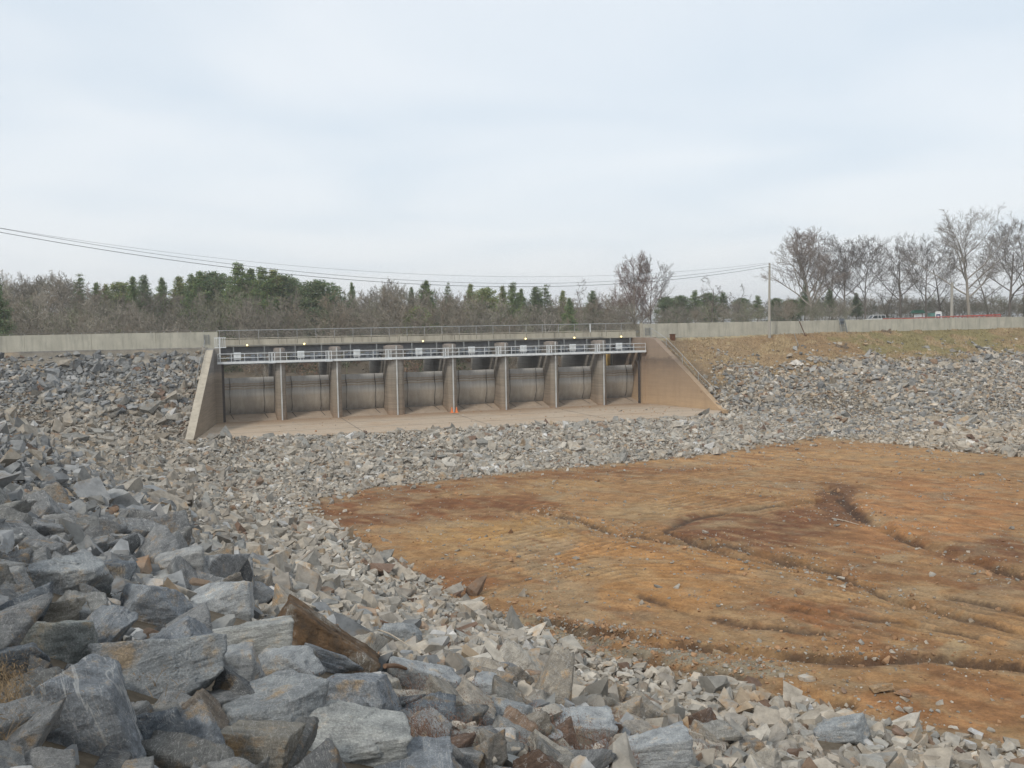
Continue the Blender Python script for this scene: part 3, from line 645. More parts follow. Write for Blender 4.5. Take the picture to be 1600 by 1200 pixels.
# ------------------------------------------------------------------ radial gates
ORD = ['first', 'second', 'third', 'fourth', 'fifth', 'sixth', 'seventh', 'eighth']
gdesc = ['curved steel gate beside the left wing wall, with rust bands near its top', 'curved grey gate second from the left wing wall, with dark cables and brown bands',
         'curved gate left of the wide pier, bounded by a thin pier on its other side', 'curved gate just right of the wide pier, whitish flecks across its middle',
         'curved gate right of the pier with orange cones at its foot', 'curved gate third from the right abutment, brownish lower half',
         'curved gate next to the last one on the right, flecked with pale scale', 'rightmost curved gate beside the right abutment, under the yellow column']
Rg, wc, zc = 4.0, 6.3, -6.6
for i in range(8):
    a = gate_edges[i] + hws[i] + .06; b = gate_edges[i + 1] - hws[i + 1] - .06; uc = (a + b) / 2
    g = thing('radial_gate', gdesc[i], 'spillway gate', world(uc, 3, 0), TH, 'radial gates between the spillway piers')
    og = (uc, 3, 0); m = MB(); zs = np.linspace(-8.92, -4.95, 15)
    vs = []
    for z in zs:
        w_ = wc - math.sqrt(Rg * Rg - (z - zc) ** 2); vs += [(a, w_, z), (b, w_, z), (b, w_ + .12, z), (a, w_ + .12, z)]
    fs = [(0, 1, 2, 3), (len(vs) - 4, len(vs) - 3, len(vs) - 2, len(vs) - 1)]
    for k in range(len(zs) - 1):
        q = 4 * k; fs += [(q, q + 1, q + 5, q + 4), (q + 1, q + 2, q + 6, q + 5), (q + 2, q + 3, q + 7, q + 6), (q + 3, q, q + 4, q + 7)]
    m.add(vs, fs); sk = m.build('skin_plate', M['gate'], g, og)
    mr_ = MB()
    for z in np.arange(-8.6, -5.1, .62):
        w_ = wc - math.sqrt(Rg * Rg - (z - zc) ** 2); mr_.box(a, b, w_ - .022, w_ - .004, z - .02, z + .02)
    mr_.build('weld_seam', M['gate'], sk)
    for fx in (.14, .80):
        uc_ = a + (b - a) * fx; pts = []
        for z in np.linspace(-8.75, -4.9, 12):
            pts.append((uc_ + .035 * math.sin(z * 3 + i), wc - math.sqrt(Rg * Rg - (z - zc) ** 2) - .05, z))
        mb = MB().tube(pts, [.045, .03, .022, .02, .02, .02, .02, .025, .045, .04, .022, .02], 6)
        mb.build('hoist_cable', M['black'], g, og)
        # dark wet trail on the sill below the cable
        mt = MB(); mt.add([(uc_ - .03, 3.0, -8.90), (uc_ + .05, 3.0, -8.90), (uc_ + .34, 1.2, -9.312), (uc_ + .26, 1.2, -9.312)], [(0, 1, 2, 3)])
        mt.build('cable_tail', M['black'], g, og)
    for s_ in (a + .5, b - .5):
        m = MB()
        for z in (-8.2, -5.5): m.tube([(s_, wc - math.sqrt(Rg * Rg - (z - zc) ** 2) + .2, z), (s_ + .02, wc + .1, zc)], .1, 6)
        m.build('gate_arm', M['girder'], g, og)

# ------------------------------------------------------------------ bridge
BW0, BW1 = 2.6, 9.6
br = thing('road_bridge', 'low concrete road bridge spanning the gate piers with a wire fence along it', 'bridge', ORG, TH)
MB().box(-.4, LEN + .4, BW0, BW1, -1.62, -1.40).build('deck', M['bridge'], br)
for w_ in (BW0 + .5, BW0 + 2.6, BW0 + 4.8, BW1 - .5):
    MB().box(-.2, LEN + .2, w_ - .2, w_ + .2, -2.55, -1.623).build('girder', M['girder'], br)
pa = MB(); posts_u = []
u = .1; k = 0
while u < LEN + .2:
    u2 = min(u + 2.03, LEN + .38)
    pa.box(u + .02, u2 - .02, BW0 - .10, BW0 + .14, -1.40, -.86); posts_u.append(u); u = u2 + .0001
    if u2 > LEN + .3: break
pa.box(.1, LEN + .3, BW0 - .06, BW0 + .10, -1.397, -.9)
pa.box(.05, LEN + .36, BW0 - .18, BW0 - .004, -1.62, -1.40)
pp = pa.build('parapet', M['bridge'], br)
mk = MB()
for u_ in posts_u[1:]: mk.box(u_ - .022, u_ + .022, BW0 - .108, BW0 - .09, -1.4, -.88)
for u_ in gate_edges[1:-1]: mk.box(u_ + .9, u_ + .95, BW0 - .108, BW0 - .09, -1.4, -.88)
mk.build('joint', M['slab'], pp)
MB().tube([(.1, BW0 + .02, -.74), (LEN + .3, BW0 + .02, -.74)], .045, 6).build('lower_rail', M['bridge'], br)
MB().tube([(.02, BW0 + .02, .14), (LEN + .1, BW0 + .02, .14)], .035, 6).build('top_rail', M['grey_steel'], br)
for i, u_ in enumerate(posts_u):
    MB().tube([(u_, BW0 + .02, -1.3), (u_, BW0 + .02, .14)], .028 if i != len(posts_u) - 3 else .07, 6).build('fence_post', M['grey_steel'] if i != len(posts_u) - 3 else M['white_steel'], br)
# woven wire mesh of the fence, diagonal wires
mw = MB(); step = .24; hgt = .84
wv = []; wf = []
for k, u_ in enumerate(np.arange(.1, LEN, step)):
    for s_ in (1, -1):
        u2 = u_ + s_ * hgt * .9
        if u2 < .1 or u2 > LEN: continue
        b0 = len(wv); y_ = BW0 + .02
        wv += [(u_ - .003, y_, -.70), (u_ + .003, y_, -.70), (u2 + .003, y_, .12), (u2 - .003, y_, .12)]; wf.append((b0, b0 + 1, b0 + 2, b0 + 3))
mw.add(wv, wf); mw.build('wire_mesh', M['grey_steel'], br)
# far-side fence of the bridge
MB().tube([(.02, BW1 - .2, .12), (LEN + .1, BW1 - .2, .12)], .03, 6).build('far_rail', M['grey_steel'], br)
MB().box(.05, LEN + .2, BW1 - .26, BW1 - .02, -1.4, -.95).build('far_parapet', M['bridge'], br)
# conduit with lamps
MB().tube([(.8, BW0 - .23, -1.5), (LEN - 4, BW0 - .23, -1.5)], .022, 6).build('conduit', M['dull_steel'], br)
lamp_px = [(388, 540), (477, 537.5), (662, 532.8), (822, 529.8), (898, 528.8), (971, 527.6)]
ll = ['above the first gate', 'above the second gate', 'above the fourth gate', 'above the sixth gate', 'above the seventh gate', 'above the eighth gate']
for (px, py), d_ in zip(lamp_px, ll):
    u_ = u_of_px(px, BW0 - .3); lz = -1.47
    t_ = thing('bulkhead_lamp', 'small lit yellow lamp on the bridge edge ' + d_ + ' from the left', 'lamp', world(u_, BW0 - .2, lz), TH, 'lit lamps along the bridge edge')
    bs = bpy.data.meshes.new('lamp_glass'); bm = bmesh.new(); bmesh.ops.create_uvsphere(bm, u_segments=10, v_segments=6, radius=.095); bm.to_mesh(bs); bm.free(); bs.materials.append(M['lamp'])
    o = link('lamp_glass', bs, t_); o.location = (0, -.13, 0)
    MB().box(-.07, .07, -.06, .02, -.07, .09).build('housing', M['grey_steel'], t_)

# ------------------------------------------------------------------ hoist walkway (white catwalk in front of the piers)
cw = thing('catwalk', 'white steel maintenance catwalk with rails running across the fronts of the piers', 'walkway', ORG, TH)
seg = [-.25] + [p_ - 0.9 for p_ in pu] + [LEN + .35]
Z0 = -3.36
for i in range(8):
    a, b = seg[i], seg[i + 1]; off = -.32 - .1 * (i % 2)
    MB().box(a + .003, b - .003, off, off + .08, Z0, Z0 + .24).build('edge_beam', M['white_steel'], cw)
    MB().box(a + .01, b - .01, off + .08, 1.0, Z0 + .10, Z0 + .14).build('walk_plate', M['grey_steel'], cw)
    for z in (Z0 + .62, Z0 + 1.06):
        MB().tube([(a + .08, off + .04, z), (b - .08, off + .04, z)], .032, 6).build('handrail', M['white_steel'], cw)
    n = 4
    for j in range(n + 1):
        uu = a + .08 + (b - a - .16) * j / n
        MB().tube([(uu, off + .04, Z0 + .2), (uu, off + .04, Z0 + 1.06)], .032, 6).build('rail_post', M['white_steel'], cw)
    if i < 7:   # double-post bracket where the segments meet
        m = MB()
        for dx_ in (-.28, .0, .28): m.box(b + dx_ - .035, b + dx_ + .035, off - .12, off - .05, Z0 + .12, Z0 + 1.14)
        m.box(b - .35, b + .35, off - .12, off - .06, Z0 + 1.06, Z0 + 1.14); m.box(b - .38, b + .38, off - .22, off - .003, Z0 - .02, Z0 + .115)
        m.build('bracket', M['white_steel'], cw)
# columns carrying the machinery beam
for i in range(8):
    a = gate_edges[i] + hws[i]; b = gate_edges[i + 1] - hws[i + 1]
    for f_ in (.24, .82):
        uu = a + (b - a) * f_
        o = MB().box(uu - .05, uu + .05, 1.5, 1.6, Z0 + .14, -1.63).build('column', M['dull_steel'], cw)
# hoists and control cabinets
for i in range(8):
    a = gate_edges[i] + hws[i]; b = gate_edges[i + 1] - hws[i + 1]; uc = (a + b) / 2
    t_ = thing('gate_hoist', 'blue-grey winch machinery on the catwalk over the ' + ORD[i] + ' gate from the left', 'hoist', world(uc, 1.6, Z0 + .14), TH, 'gate hoists along the catwalk')
    og = (uc, 1.6, Z0 + .14)
    z0 = Z0 + .14
    MB().box(uc - 2.1, uc + 2.1, 1.7, 2.3, z0 - .1, z0 + .16).box(a + .002, b - .002, 1.85, 2.15, z0 - .3, z0 - .103).build('bed_frame', M['machine'], t_, og)
    for s_ in (-1.7, -.95, 1.0, 1.75):
        MB().box(uc + s_ - .16, uc + s_ + .16, 1.75, 2.25, z0 + .163, z0 + .62).build('bearing_block', M['machine'], t_, og, .03)
    MB().tube([(uc - 2.2, 2.0, z0 + .45), (uc + 2.2, 2.0, z0 + .45)], .055, 8).build('drive_shaft', M['grey_steel'], t_, og)
    for s_ in (-1.33, 1.38):
        MB().tube([(uc + s_ - .17, 2.0, z0 + .45), (uc + s_ + .17, 2.0, z0 + .45)], .3, 14).build('cable_drum', M['machine'], t_, og)
    m = MB().tube([(uc - .45, 1.75, z0 + .38), (uc + .3, 1.75, z0 + .38)], .19, 12); m.box(uc - .3, uc + .15, 1.62, 1.88, z0 + .0, z0 + .2)
    m.build('motor', M['machine'], t_, og)
    MB().box(uc + .35, uc + .8, 1.6, 2.2, z0 + .0, z0 + .7).build('gearbox', M['machine'], t_, og, .04)
    ub = a + (b - a) * (.33 if i else .30)
    t_ = thing('control_cabinet', 'white control cabinet on the catwalk rail over the ' + ORD[i] + ' gate from the left', 'cabinet', world(ub, -.1, Z0 + .14), TH, 'control cabinets along the catwalk')
    og = (ub, -.1, Z0 + .14)
    cb_ = MB().box(ub - .36, ub + .36, -.22, .1, z0 + .28, z0 + 1.02).build('cabinet_box', M['white_steel'], t_, og, .02)
    MB().box(ub - .29, ub - .015, -.235, -.222, z0 + .34, z0 + .95).build('cabinet_door', M['white_steel'], t_, og)
    MB().box(ub + .015, ub + .29, -.235, -.222, z0 + .34, z0 + .95).build('cabinet_door', M['white_steel'], t_, og)
    for s_ in (-.25, .25): MB().box(ub + s_ - .03, ub + s_ + .03, -.1, -.04, z0, z0 + .278).build('leg', M['white_steel'], t_, og)
# picket gate and post at the left end
t_ = thing('picket_gate', 'small white barred gate at the left end of the bridge by the wall', 'gate', world(.1, 1.0, -1.7), TH); og = (.1, 1.0, -1.7)
m = MB()
for k in range(6): m.box(-.42 + .2 * k, -.37 + .2 * k, .95, 1.0, -1.6, -.66)
m.build('bars', M['white_steel'], t_, og)
MB().box(-.46, .72, .945, 1.005, -.66, -.58).build('top_bar', M['white_steel'], t_, og)
MB().box(-.46, .72, .945, 1.005, -1.68, -1.602).build('bottom_bar', M['white_steel'], t_, og)
MB().box(.0, .09, -.25, -.17, -3.2, -.5).build('post', M['white_steel'], t_, og)
# pillar added for the abutment's lit far end, light put into its yellow
u_ = u_of_px(954.5, 11.9)
t_ = thing('lit_end_pillar', 'yellow concrete pillar seen through the opening above the rightmost gate', 'pillar', world(u_, 11.85, ZB), TH)
MB().box(-.55, .55, -.1, .5, 0, 6.6).build('shaft', M['yellow'], t_, (0, 0, 0)); MB().box(-.62, .62, -.16, .56, 6.603, 6.75).build('cap', M['bridge'], t_)
# orange cones at the foot of the fourth pier
for k, (du, lab) in enumerate([(-.34, 'orange traffic cone left of the white strip at the foot of the fourth pier'), (.2, 'orange traffic cone right of the white strip at the foot of the fourth pier')]):
    t_ = thing('traffic_cone', lab, 'cone', world(pu[3] + du, -.55, ZB), TH, 'cones at the foot of the fourth pier')
    MB().tube([(0, 0, .03), (0, 0, .62)], [.15, .04], 12).build('cone_body', M['orange'], t_); MB().box(-.19, .19, -.19, .19, 0, .03).build('base', M['orange'], t_)

# ------------------------------------------------------------------ parapet walls on the embankments
WW0 = 2.2
def parapet(name, label, u0, u1, wy, post_step, end_sign):
    t_ = thing(name, label, 'wall', world((u0 + u1) / 2, wy, -1.6), TH); og = ((u0 + u1) / 2, wy, -1.6)
    m = MB(); L = u1 - u0; n = max(1, round(L / 6.1)); 
    for k in range(n):
        a, b = u0 + L * k / n, u0 + L * (k + 1) / n; m.box(a + .03, b - .03, wy, wy + .32 - .012 * (k % 3), -2.6, .02 + .012 * ((k * 7) % 3))
    m.box(u0 + .05, u1 - .05, wy + .03, wy + .28, -2.6, .0)
    m.build('wall_panel', M['parapet'], t_, og)
    m = MB().tube([(u0 + .05, wy + .16, .17), (u1 - .05, wy + .16, .17)], .035, 6); m.build('handrail', M['rail_dark'], t_, og)
    k = 0; us = np.arange(u0 + .1, u1, post_step)[:95] if end_sign > 0 else np.arange(u1 - .1, u0, -post_step)[:95]
    for uu in us: MB().tube([(uu, wy + .16, .02), (uu, wy + .16, .17)], .03, 5).build('rail_post', M['grey_steel'], t_, og)
    return t_, og
uL = u_of_px(343, WW0); uR = u_of_px(1005, WW0)
pl, ogl = parapet('parapet_wall', 'long pale concrete wall along the embankment left of the spillway', -62, uL, WW0, 1.32, -1)
pr_, ogr = parapet('parapet_wall', 'long pale concrete wall right of the spillway above the grassy bank', uR, 150, WW0 , 1.9, 1)
MB().box(uR - .22, uR + .0, WW0 - .08, WW0 + .4, -1.7, .1).build('end_post', M['bridge'], pr_, ogr)
def ladder(lab, uc, z0, z1, wdt, name='wall_ladder', mat='dull_steel', n=5, lean=0.):
    t_ = thing(name, lab, 'ladder', world(uc, WW0 - .06, z0), TH); og = (uc, WW0 - .06, z0)
    m = MB()
    for s_ in (-wdt / 2, wdt / 2): m.box(uc + s_ - .03, uc + s_ + .03, WW0 - .09, WW0 - .04, z0, z1)
    m.build('side_rails', M[mat], t_, og); 
    for k in range(n):
        zz_ = z0 + (z1 - z0) * (k + .6) / n; MB().box(uc - wdt / 2, uc + wdt / 2, WW0 - .12, WW0 - .093, zz_ - .025, zz_ + .025).build('rung', M[mat], t_, og)
ladder('grey metal ladder frame on the wall just left of the bridge', u_of_px(325, WW0), -1.25, -.25, .45)
ladder('grey metal ladder frame on the wall just right of the bridge', u_of_px(1012, WW0), -1.4, -.45, .6)
us_ = u_of_px(1314.5, WW0)
t_ = thing('metal_stile', 'blue-grey metal stile with steps over the right wall near the white car', 'stile', world(us_, WW0 - .3, -1.7), TH); og = (us_, WW0 - .3, -1.7)
for k in range(5): MB().box(us_ - .38, us_ + .38, WW0 - .75 + .12 * k, WW0 - .5 + .12 * k, -1.5 + .34 * k, -1.45 + .34 * k).build('step', M['dull_steel'], t_, og)
m = MB()
for s_ in (-.42, .42): m.add([(us_ + s_ - .03, WW0 - .8, -1.75), (us_ + s_ + .03, WW0 - .8, -1.75), (us_ + s_ + .03, WW0 - .1, .25), (us_ + s_ - .03, WW0 - .1, .25), (us_ + s_ - .03, WW0 - .6, -1.75), (us_ + s_ + .03, WW0 - .6, -1.75), (us_ + s_ + .03, WW0 + .0, .25), (us_ + s_ - .03, WW0 + .0, .25)], [(0, 1, 2, 3), (4, 5, 6, 7), (0, 3, 7, 4), (1, 5, 6, 2), (3, 2, 6, 7), (0, 4, 5, 1)])
m.build('stringers', M['dull_steel'], t_, og)
MB().box(us_ - .36, us_ + .36, WW0 - .03, WW0 - .003, -.55, .22).build('panel', M['machine'], t_, og)
# sloping handrail along the right wing wall
t_ = thing('sloping_handrail', 'thin galvanised handrail descending beside the right wing wall', 'handrail', world(51, -6, -5), TH); og = (51, -6, -5)
rp = []
for w_, zt in [(0, -1.75), (-2.8, -3.0), (-5.6, -4.85), (-8.3, -6.8), (-11.0, -8.6)]:
    u_ = float(wing_r(-w_)) + .75; rp.append((u_, w_, zt + 1.25)); MB().tube([(u_, w_, zt - .4), (u_, w_, zt + 1.25)], .03, 6).build('post', M['grey_steel'], t_, og)
MB().tube(rp, .028, 6).build('rail', M['grey_steel'], t_, og)
MB().tube([(p_[0], p_[1], p_[2] - .55) for p_ in rp], .018, 6).build('mid_rail', M['dull_steel'], t_, og)
# sloping handrail on the left wing
t_ = thing('sloping_handrail', 'thin dull handrail descending beside the left wing wall', 'handrail', world(-2, -5, -5), TH); og = (-2, -5, -5)
rp = []
for w_ in (.5, -3, -6.5):
    zt = -1.8 + .52 * min(w_, 0); u_ = float(wing_l(-w_)) - .85; rp.append((u_, w_, zt + .95)); MB().tube([(u_, w_, zt - .4), (u_, w_, zt + .95)], .03, 6).build('post', M['dull_steel'], t_, og)
MB().tube(rp, .03, 6).build('rail', M['dull_steel'], t_, og)
# rusty box
pb = ground_hit(1051, 531)
t_ = thing('rusty_box', 'rust brown steel box on the bank below the right wall near the bridge', 'box', (pb[0], pb[1], pb[2] - .1), TH)
MB().box(-.25, .25, -.25, .25, 0, .75).build('body', M['rust'], t_, bevel=.02); MB().box(-.3, .3, -.3, .3, .75, .82).build('lid', M['rust'], t_)

# ------------------------------------------------------------------ poles and power lines
pp_ = ground_hit(1202, 528)
zt = at(1203.5, 411, pp_[1])[2]
t_ = thing('utility_pole', 'tall grey wooden pole standing on the bank in front of the right wall', 'utility pole', pp_)
MB().tube([(0, 0, -.5), (0.02, 0, (zt - pp_[2]) * .5), (.06, 0, zt - pp_[2])], [.17, .15, .12], 12).build('shaft', M['pole'], t_)
for k, dz in enumerate((.35, .75)):
    MB().tube([(-.05, -.12, zt - pp_[2] - dz), (-.05, -.26, zt - pp_[2] - dz)], .05, 8).build('insulator', M['white_plastic'], t_)
MB().tube([(.17, -.05, 0), (.14, -.05, 3.5)], .03, 6).build('ground_wire', M['grey_steel'], t_)
pole_top = Vector((pp_[0] + .03, pp_[1], zt))
# second pole far right
bp = at(1487, 500, 190); b0 = float(H(bp[0], bp[1])); zt2 = at(1487, 441, 190)[2]
t_ = thing('utility_pole', 'pale pole standing among bare trees behind the red barrier', 'utility pole', (bp[0], bp[1], b0))
MB().tube([(0, 0, -.5), (0, 0, zt2 - b0)], [.32, .26], 12).build('shaft', M['pole'], t_); MB().tube([(-.35, 0, zt2 - b0 - .5), (.35, 0, zt2 - b0 - .5)], .05, 6).build('crossarm', M['timber'], t_)
# leaning dark strut at the wall and pale guy rod on the bank
g1 = at(1249, 502, 121.5); g2 = ground_hit(1259, 525)
t_ = thing('leaning_strut', 'dark thin strut leaning against the right wall beside the tall pole', 'post', g2); o_ = Vector(g2)
MB().tube([Vector(g2) - Vector((0, 0, .1)), Vector(g1)], .055, 6).build('rod', M['rust'], t_, o_); MB().box(-.12, .12, -.12, .12, -.05, .08).build('foot', M['rust'], t_)
g1 = at(1240.5, 520, 117.5); g2 = ground_hit(1248.5, 541)
t_ = thing('leaning_rod', 'pale thin rod standing askew in the grass bank below the wall', 'post', g2)
MB().tube([Vector(g2) - Vector((0, 0, .1)), Vector(g1)], .04, 6).build('rod', M['grey_steel'], t_, g2); MB().tube([(0, 0, -.02), (0, 0, .1)], .1, 8).build('anchor', M['slab'], t_)
def wire(label, a, b, sag, r, mat, name='power_line'):
    a = Vector(a); b = Vector(b); pts = []
    for k in range(61):
        t = k / 60; p = a.lerp(b, t); p.z -= 4 * sag * t * (1 - t); pts.append(p)
    o = MB().tube(pts, r, 5).build(name, mat); tag(o, label, 'power line', 'power lines strung from the tall pole'); return o
LP = Vector((-62, 62, 14.0))
wire('lowest thick black cable sagging from the tall pole to the upper left', pole_top - Vector((.05, .26, .42)), LP - Vector((0, 0, .15)), 5.7, .022, M['wire'])
wire('thick black cable running just above the lowest one from the tall pole', pole_top - Vector((.05, .26, .1)), LP + Vector((0, 0, .12)), 5.66, .016, M['wire'])
wire('thin pale wire strung highest from the tall pole to the upper left', pole_top + Vector((0, 0, .05)), LP + Vector((-8, 10, 1.2)), 5.1, .012, M['wire_pale'])
RP = Vector((bp[0], bp[1], zt2 - .4))
wire('upper thin wire from the tall pole towards the pole among bare trees', pole_top - Vector((0, 0, .1)), RP, 2.2, .016, M['wire'])
wire('lower thin wire from the tall pole towards the pole among bare trees', pole_top - Vector((0, 0, .5)), RP - Vector((0, 0, .3)), 2.4, .016, M['wire'])

# ------------------------------------------------------------------ car park behind the right wall
def place(px, Y, rz, name, label, cat, group=None):
    p = at(px, 500, Y); z = float(H(p[0], p[1])); return thing(name, label, cat, (p[0], p[1], z), rz, group)
def car(px, Y, zoff, label, paint, suv=True):
    t_ = place(px, Y, .12, 'parked_car', label, 'car'); t_.location.z += zoff
    L, W_ = 2.35, .92
    prof = [(-L, .45), (-L, .82), (-L + .15, 1.0), (-1.05, 1.10), (2.25, 1.12), (L, .95), (L, .45), (1.9, .32), (-1.9, .32)]
    MB().extr_y(prof, -W_, W_).build('body', paint, t_, bevel=.05)
    roofz = 1.82 if suv else 1.5
    cab = [(-1.1, 1.08), (-.45, roofz - .08), (-.2, roofz), (2.0, roofz), (2.12, roofz - .1), (2.3, 1.1)] if suv else [(-1.0, 1.08), (-.35, roofz), (1.0, roofz), (1.7, 1.1)]
    m = MB().extr_y(cab, -W_ + .1, W_ - .1); m.build('cabin', M['glass'], t_, bevel=.02)
    rx0, rx1 = (-.42, 2.08) if suv else (-.35, 1.05)
    MB().box(rx0, rx1, -W_ + .08, W_ - .08, roofz - .02, roofz + .05).build('roof', paint, t_, bevel=.02)
    for s_ in (-1, 1):
        y_ = s_ * (W_ - .09)
        m = MB()
        for (xa, za, xb, zb) in ([(-1.12, 1.08, -.45, roofz), (.42, 1.1, .42, roofz), (1.2, 1.1, 1.05, roofz), (2.25, 1.1, 2.03, roofz)] if suv else [(-1, 1.08, -.35, roofz), (.35, 1.1, .35, roofz), (1.7, 1.1, 1.05, roofz)]):
            m.tube([(xa, y_, za), (xb, y_, zb)], .05, 5)
        m.build('pillars', paint, t_)
        for x_ in (-1.5, 1.45):
            wl_ = MB().tube([(x_, s_ * (W_ - .2), .37), (x_, s_ * (W_ + .02), .37)], .37, 18).build('wheel', M['tyre'], t_)
            MB().tube([(x_, s_ * (W_ + .02), .37), (x_, s_ * (W_ + .035), .37)], .2, 12).build('rim', M['grey_steel'], wl_)
        MB().box(-.85, -.68, s_ * (W_ + .02) - .04, s_ * (W_ + .02) + .14 * s_, 1.1, 1.26).build('mirror', paint, t_)
    if suv: MB().box(.2, 1.7, -.6, -.56, roofz + .08, roofz + .11).box(.2, 1.7, .56, .6, roofz + .08, roofz + .11).build('roof_rack', M['dull_steel'], t_)
    for y_ in (-.7, .7): MB().box(-L - .01, -L + .1, y_ - .14, y_ + .14, .68, .84).build('headlight', M['white_board'], t_, bevel=.01)
car(1366, 205, 0.10, 'white sport utility vehicle parked behind the right wall', M['white_paint'])
car(1392, 222, -.2, 'dark green low car parked right of the white vehicle behind the wall', M['dark_green_paint'], False)
t_ = place(1434, 205, .1, 'notice_kiosk', 'notice kiosk with green gabled roof and white board behind the wall', 'kiosk')
for s_ in (-.95, .95): MB().box(s_ - .08, s_ + .08, -.08, .08, 0, 2.3).build('post', M['timber'], t_)
MB().box(-.85, .85, -.06, .06, .75, 2.1).build('board', M['white_board'], t_); MB().box(-.6, .6, -.075, -.062, 1.0, 1.9).build('notice', simple('grey_notice', (.5, .52, .55), .7), t_)
MB().extr_y([(-1.5, 2.3), (-1.0, 2.95), (1.0, 2.95), (1.5, 2.3)], -.5, .5).build('roof', M['green_roof'], t_)
for px, Y, body, lab in ((1456, 208, M['teal_plastic'], 'pale teal portable toilet behind the wall, left of the white and navy one'), (1466.5, 203, M['white_plastic'], 'white and navy portable toilet with rounded roof behind the wall')):
    t_ = place(px, Y, -.5 if px > 1460 else .2, 'portable_toilet', lab, 'portable toilet')
    MB().box(-.6, .6, -.6, .6, 0, 2.25 if px > 1460 else 2.2).build('cabin', body, t_, bevel=.04)
    dm = M['navy_plastic'] if px > 1460 else M['teal_plastic']
    MB().box(-.42, .42, -.64, -.603, .12, 2.0).build('door', dm, t_, bevel=.01)
    if px > 1460:
        MB().box(-.2, .2, -.655, -.642, 1.45, 1.65).build('door_sign', M['white_board'], t_)
        MB().box(.603, .64, -.5, .5, .12, 2.0).build('side_panel', M['white_plastic'], t_)
    MB().extr_y([(-.66, 2.28), (-.6, 2.42), (-.3, 2.55), (.3, 2.55), (.6, 2.42), (.66, 2.28)] if px > 1460 else [(-.64, 2.2), (-.6, 2.28), (.6, 2.28), (.64, 2.2)], -.66, .66).build('roof', body, t_, bevel=.02)
# red barrier rail
ra = at(1380, 500, 172); rb = at(1563, 500, 182)
t_ = thing('barrier_fence', 'low red barrier fence running behind the right wall past the kiosk and toilets', 'fence', (ra[0], ra[1], -1.75))
dv_ = Vector((rb[0] - ra[0], rb[1] - ra[1], 0)); n_ = 24; pz = 1.30
for k in range(n_ + 1):
    q = dv_ * (k / n_); MB().box(q.x - .07, q.x + .07, q.y - .07, q.y + .07, 0, pz + .62 + .35 * k / n_).build('post', M['red_rail'], t_)
for z in (pz + .1, pz + .5):
    a = Vector((0, 0, z)); b = dv_ + Vector((0, 0, z + .42)); m = MB(); m.add([a + Vector((0, -.04, -.1)), b + Vector((0, -.04, -.1)), b + Vector((0, -.04, .12)), a + Vector((0, -.04, .12)), a + Vector((0, .04, -.1)), b + Vector((0, .04, -.1)), b + Vector((0, .04, .12)), a + Vector((0, .04, .12))], [(0, 1, 2, 3), (4, 5, 6, 7), (3, 2, 6, 7), (0, 1, 5, 4), (0, 3, 7, 4), (1, 2, 6, 5)])
    m.build('rail', M['red_rail'], t_)

# ------------------------------------------------------------------ rocks
def planes_for(seed, flat=1.0):
    r = np.random.default_rng(seed); N = []; Dd = []; blocky = 900 <= seed < 1000; jit = (.09 if seed == 900 else .17) if blocky else .24
    ext = np.array([1.0, r.uniform(.6, .95), r.uniform(.38, .72) * flat])
    rot = None
    for ax in range(3):
        for s_ in (-1, 1):
            n = np.zeros(3); n[ax] = s_; n += r.normal(0, jit, 3); n /= np.linalg.norm(n); N.append(n); Dd.append(ext[ax] * r.uniform(.72, 1.0))
    for k in range(r.integers(3, 7)):
        n = r.normal(0, 1, 3); n /= np.linalg.norm(n); N.append(n); Dd.append(np.linalg.norm(n * ext) * (r.uniform(.74, .95) if blocky else r.uniform(.62, .9)))
    return np.array(N), np.array(Dd)
def ico(sub_):
    bm = bmesh.new(); bmesh.ops.create_icosphere(bm, subdivisions=sub_, radius=1); V_ = np.array([v.co[:] for v in bm.verts]); F_ = np.array([[v.index for v in f.verts] for f in bm.faces]); bm.free(); return V_, F_
ICO = {k: ico(k) for k in (3, 5, 6)}
def support_rock(seed, sub_, flat=1.0, nz=True):
    """polyhedral fractured block with worn edges and rough faces"""
    N, Dd = planes_for(seed, flat); V_, F_ = ICO[sub_]
    dot = V_ @ N.T; t = np.where(dot > 1e-3, Dd / np.maximum(dot, 1e-3), 1e3)
    t = np.sort(t, 1); r0 = t[:, 0]; r1 = t[:, 1]
    chip = .010 + .035 * np.clip(np.sin(V_[:, 0] * 9 + seed) * np.sin(V_[:, 1] * 11 + 2 * seed) * np.sin(V_[:, 2] * 10), 0, 1)
    r = r0 - chip * np.exp(-(r1 - r0) / (.025 + chip))                 # worn and chipped edge
    P = V_ * r[:, None]
    if nz:
        s_ = seed * 3.7; which = np.argmin(np.where(dot > 1e-3, Dd / np.maximum(dot, 1e-3), 1e3), 1)
        disp = np.empty(len(P))
        for i, p in enumerate(P):
            v_ = Vector(p * 1.0) + Vector((s_, s_ * .3, -s_))
            a = mnoise.fractal(v_ * 1.6, .9, 2.1, 3); b = mnoise.fractal(Vector((v_.x * 3, v_.y * 3, v_.z * 9)), .8, 2.2, 3); c = mnoise.cell(v_ * 3.2 + Vector((mnoise.noise(v_ * 4), 0, 0)) * .6)
            disp[i] = .05 * a + .018 * b + .022 * (c - .5)
            if sub_ >= 5: disp[i] += .007 * mnoise.noise(v_ * 22)
        P = P + P / np.linalg.norm(P, axis=1)[:, None] * disp[:, None]
    return P, F_
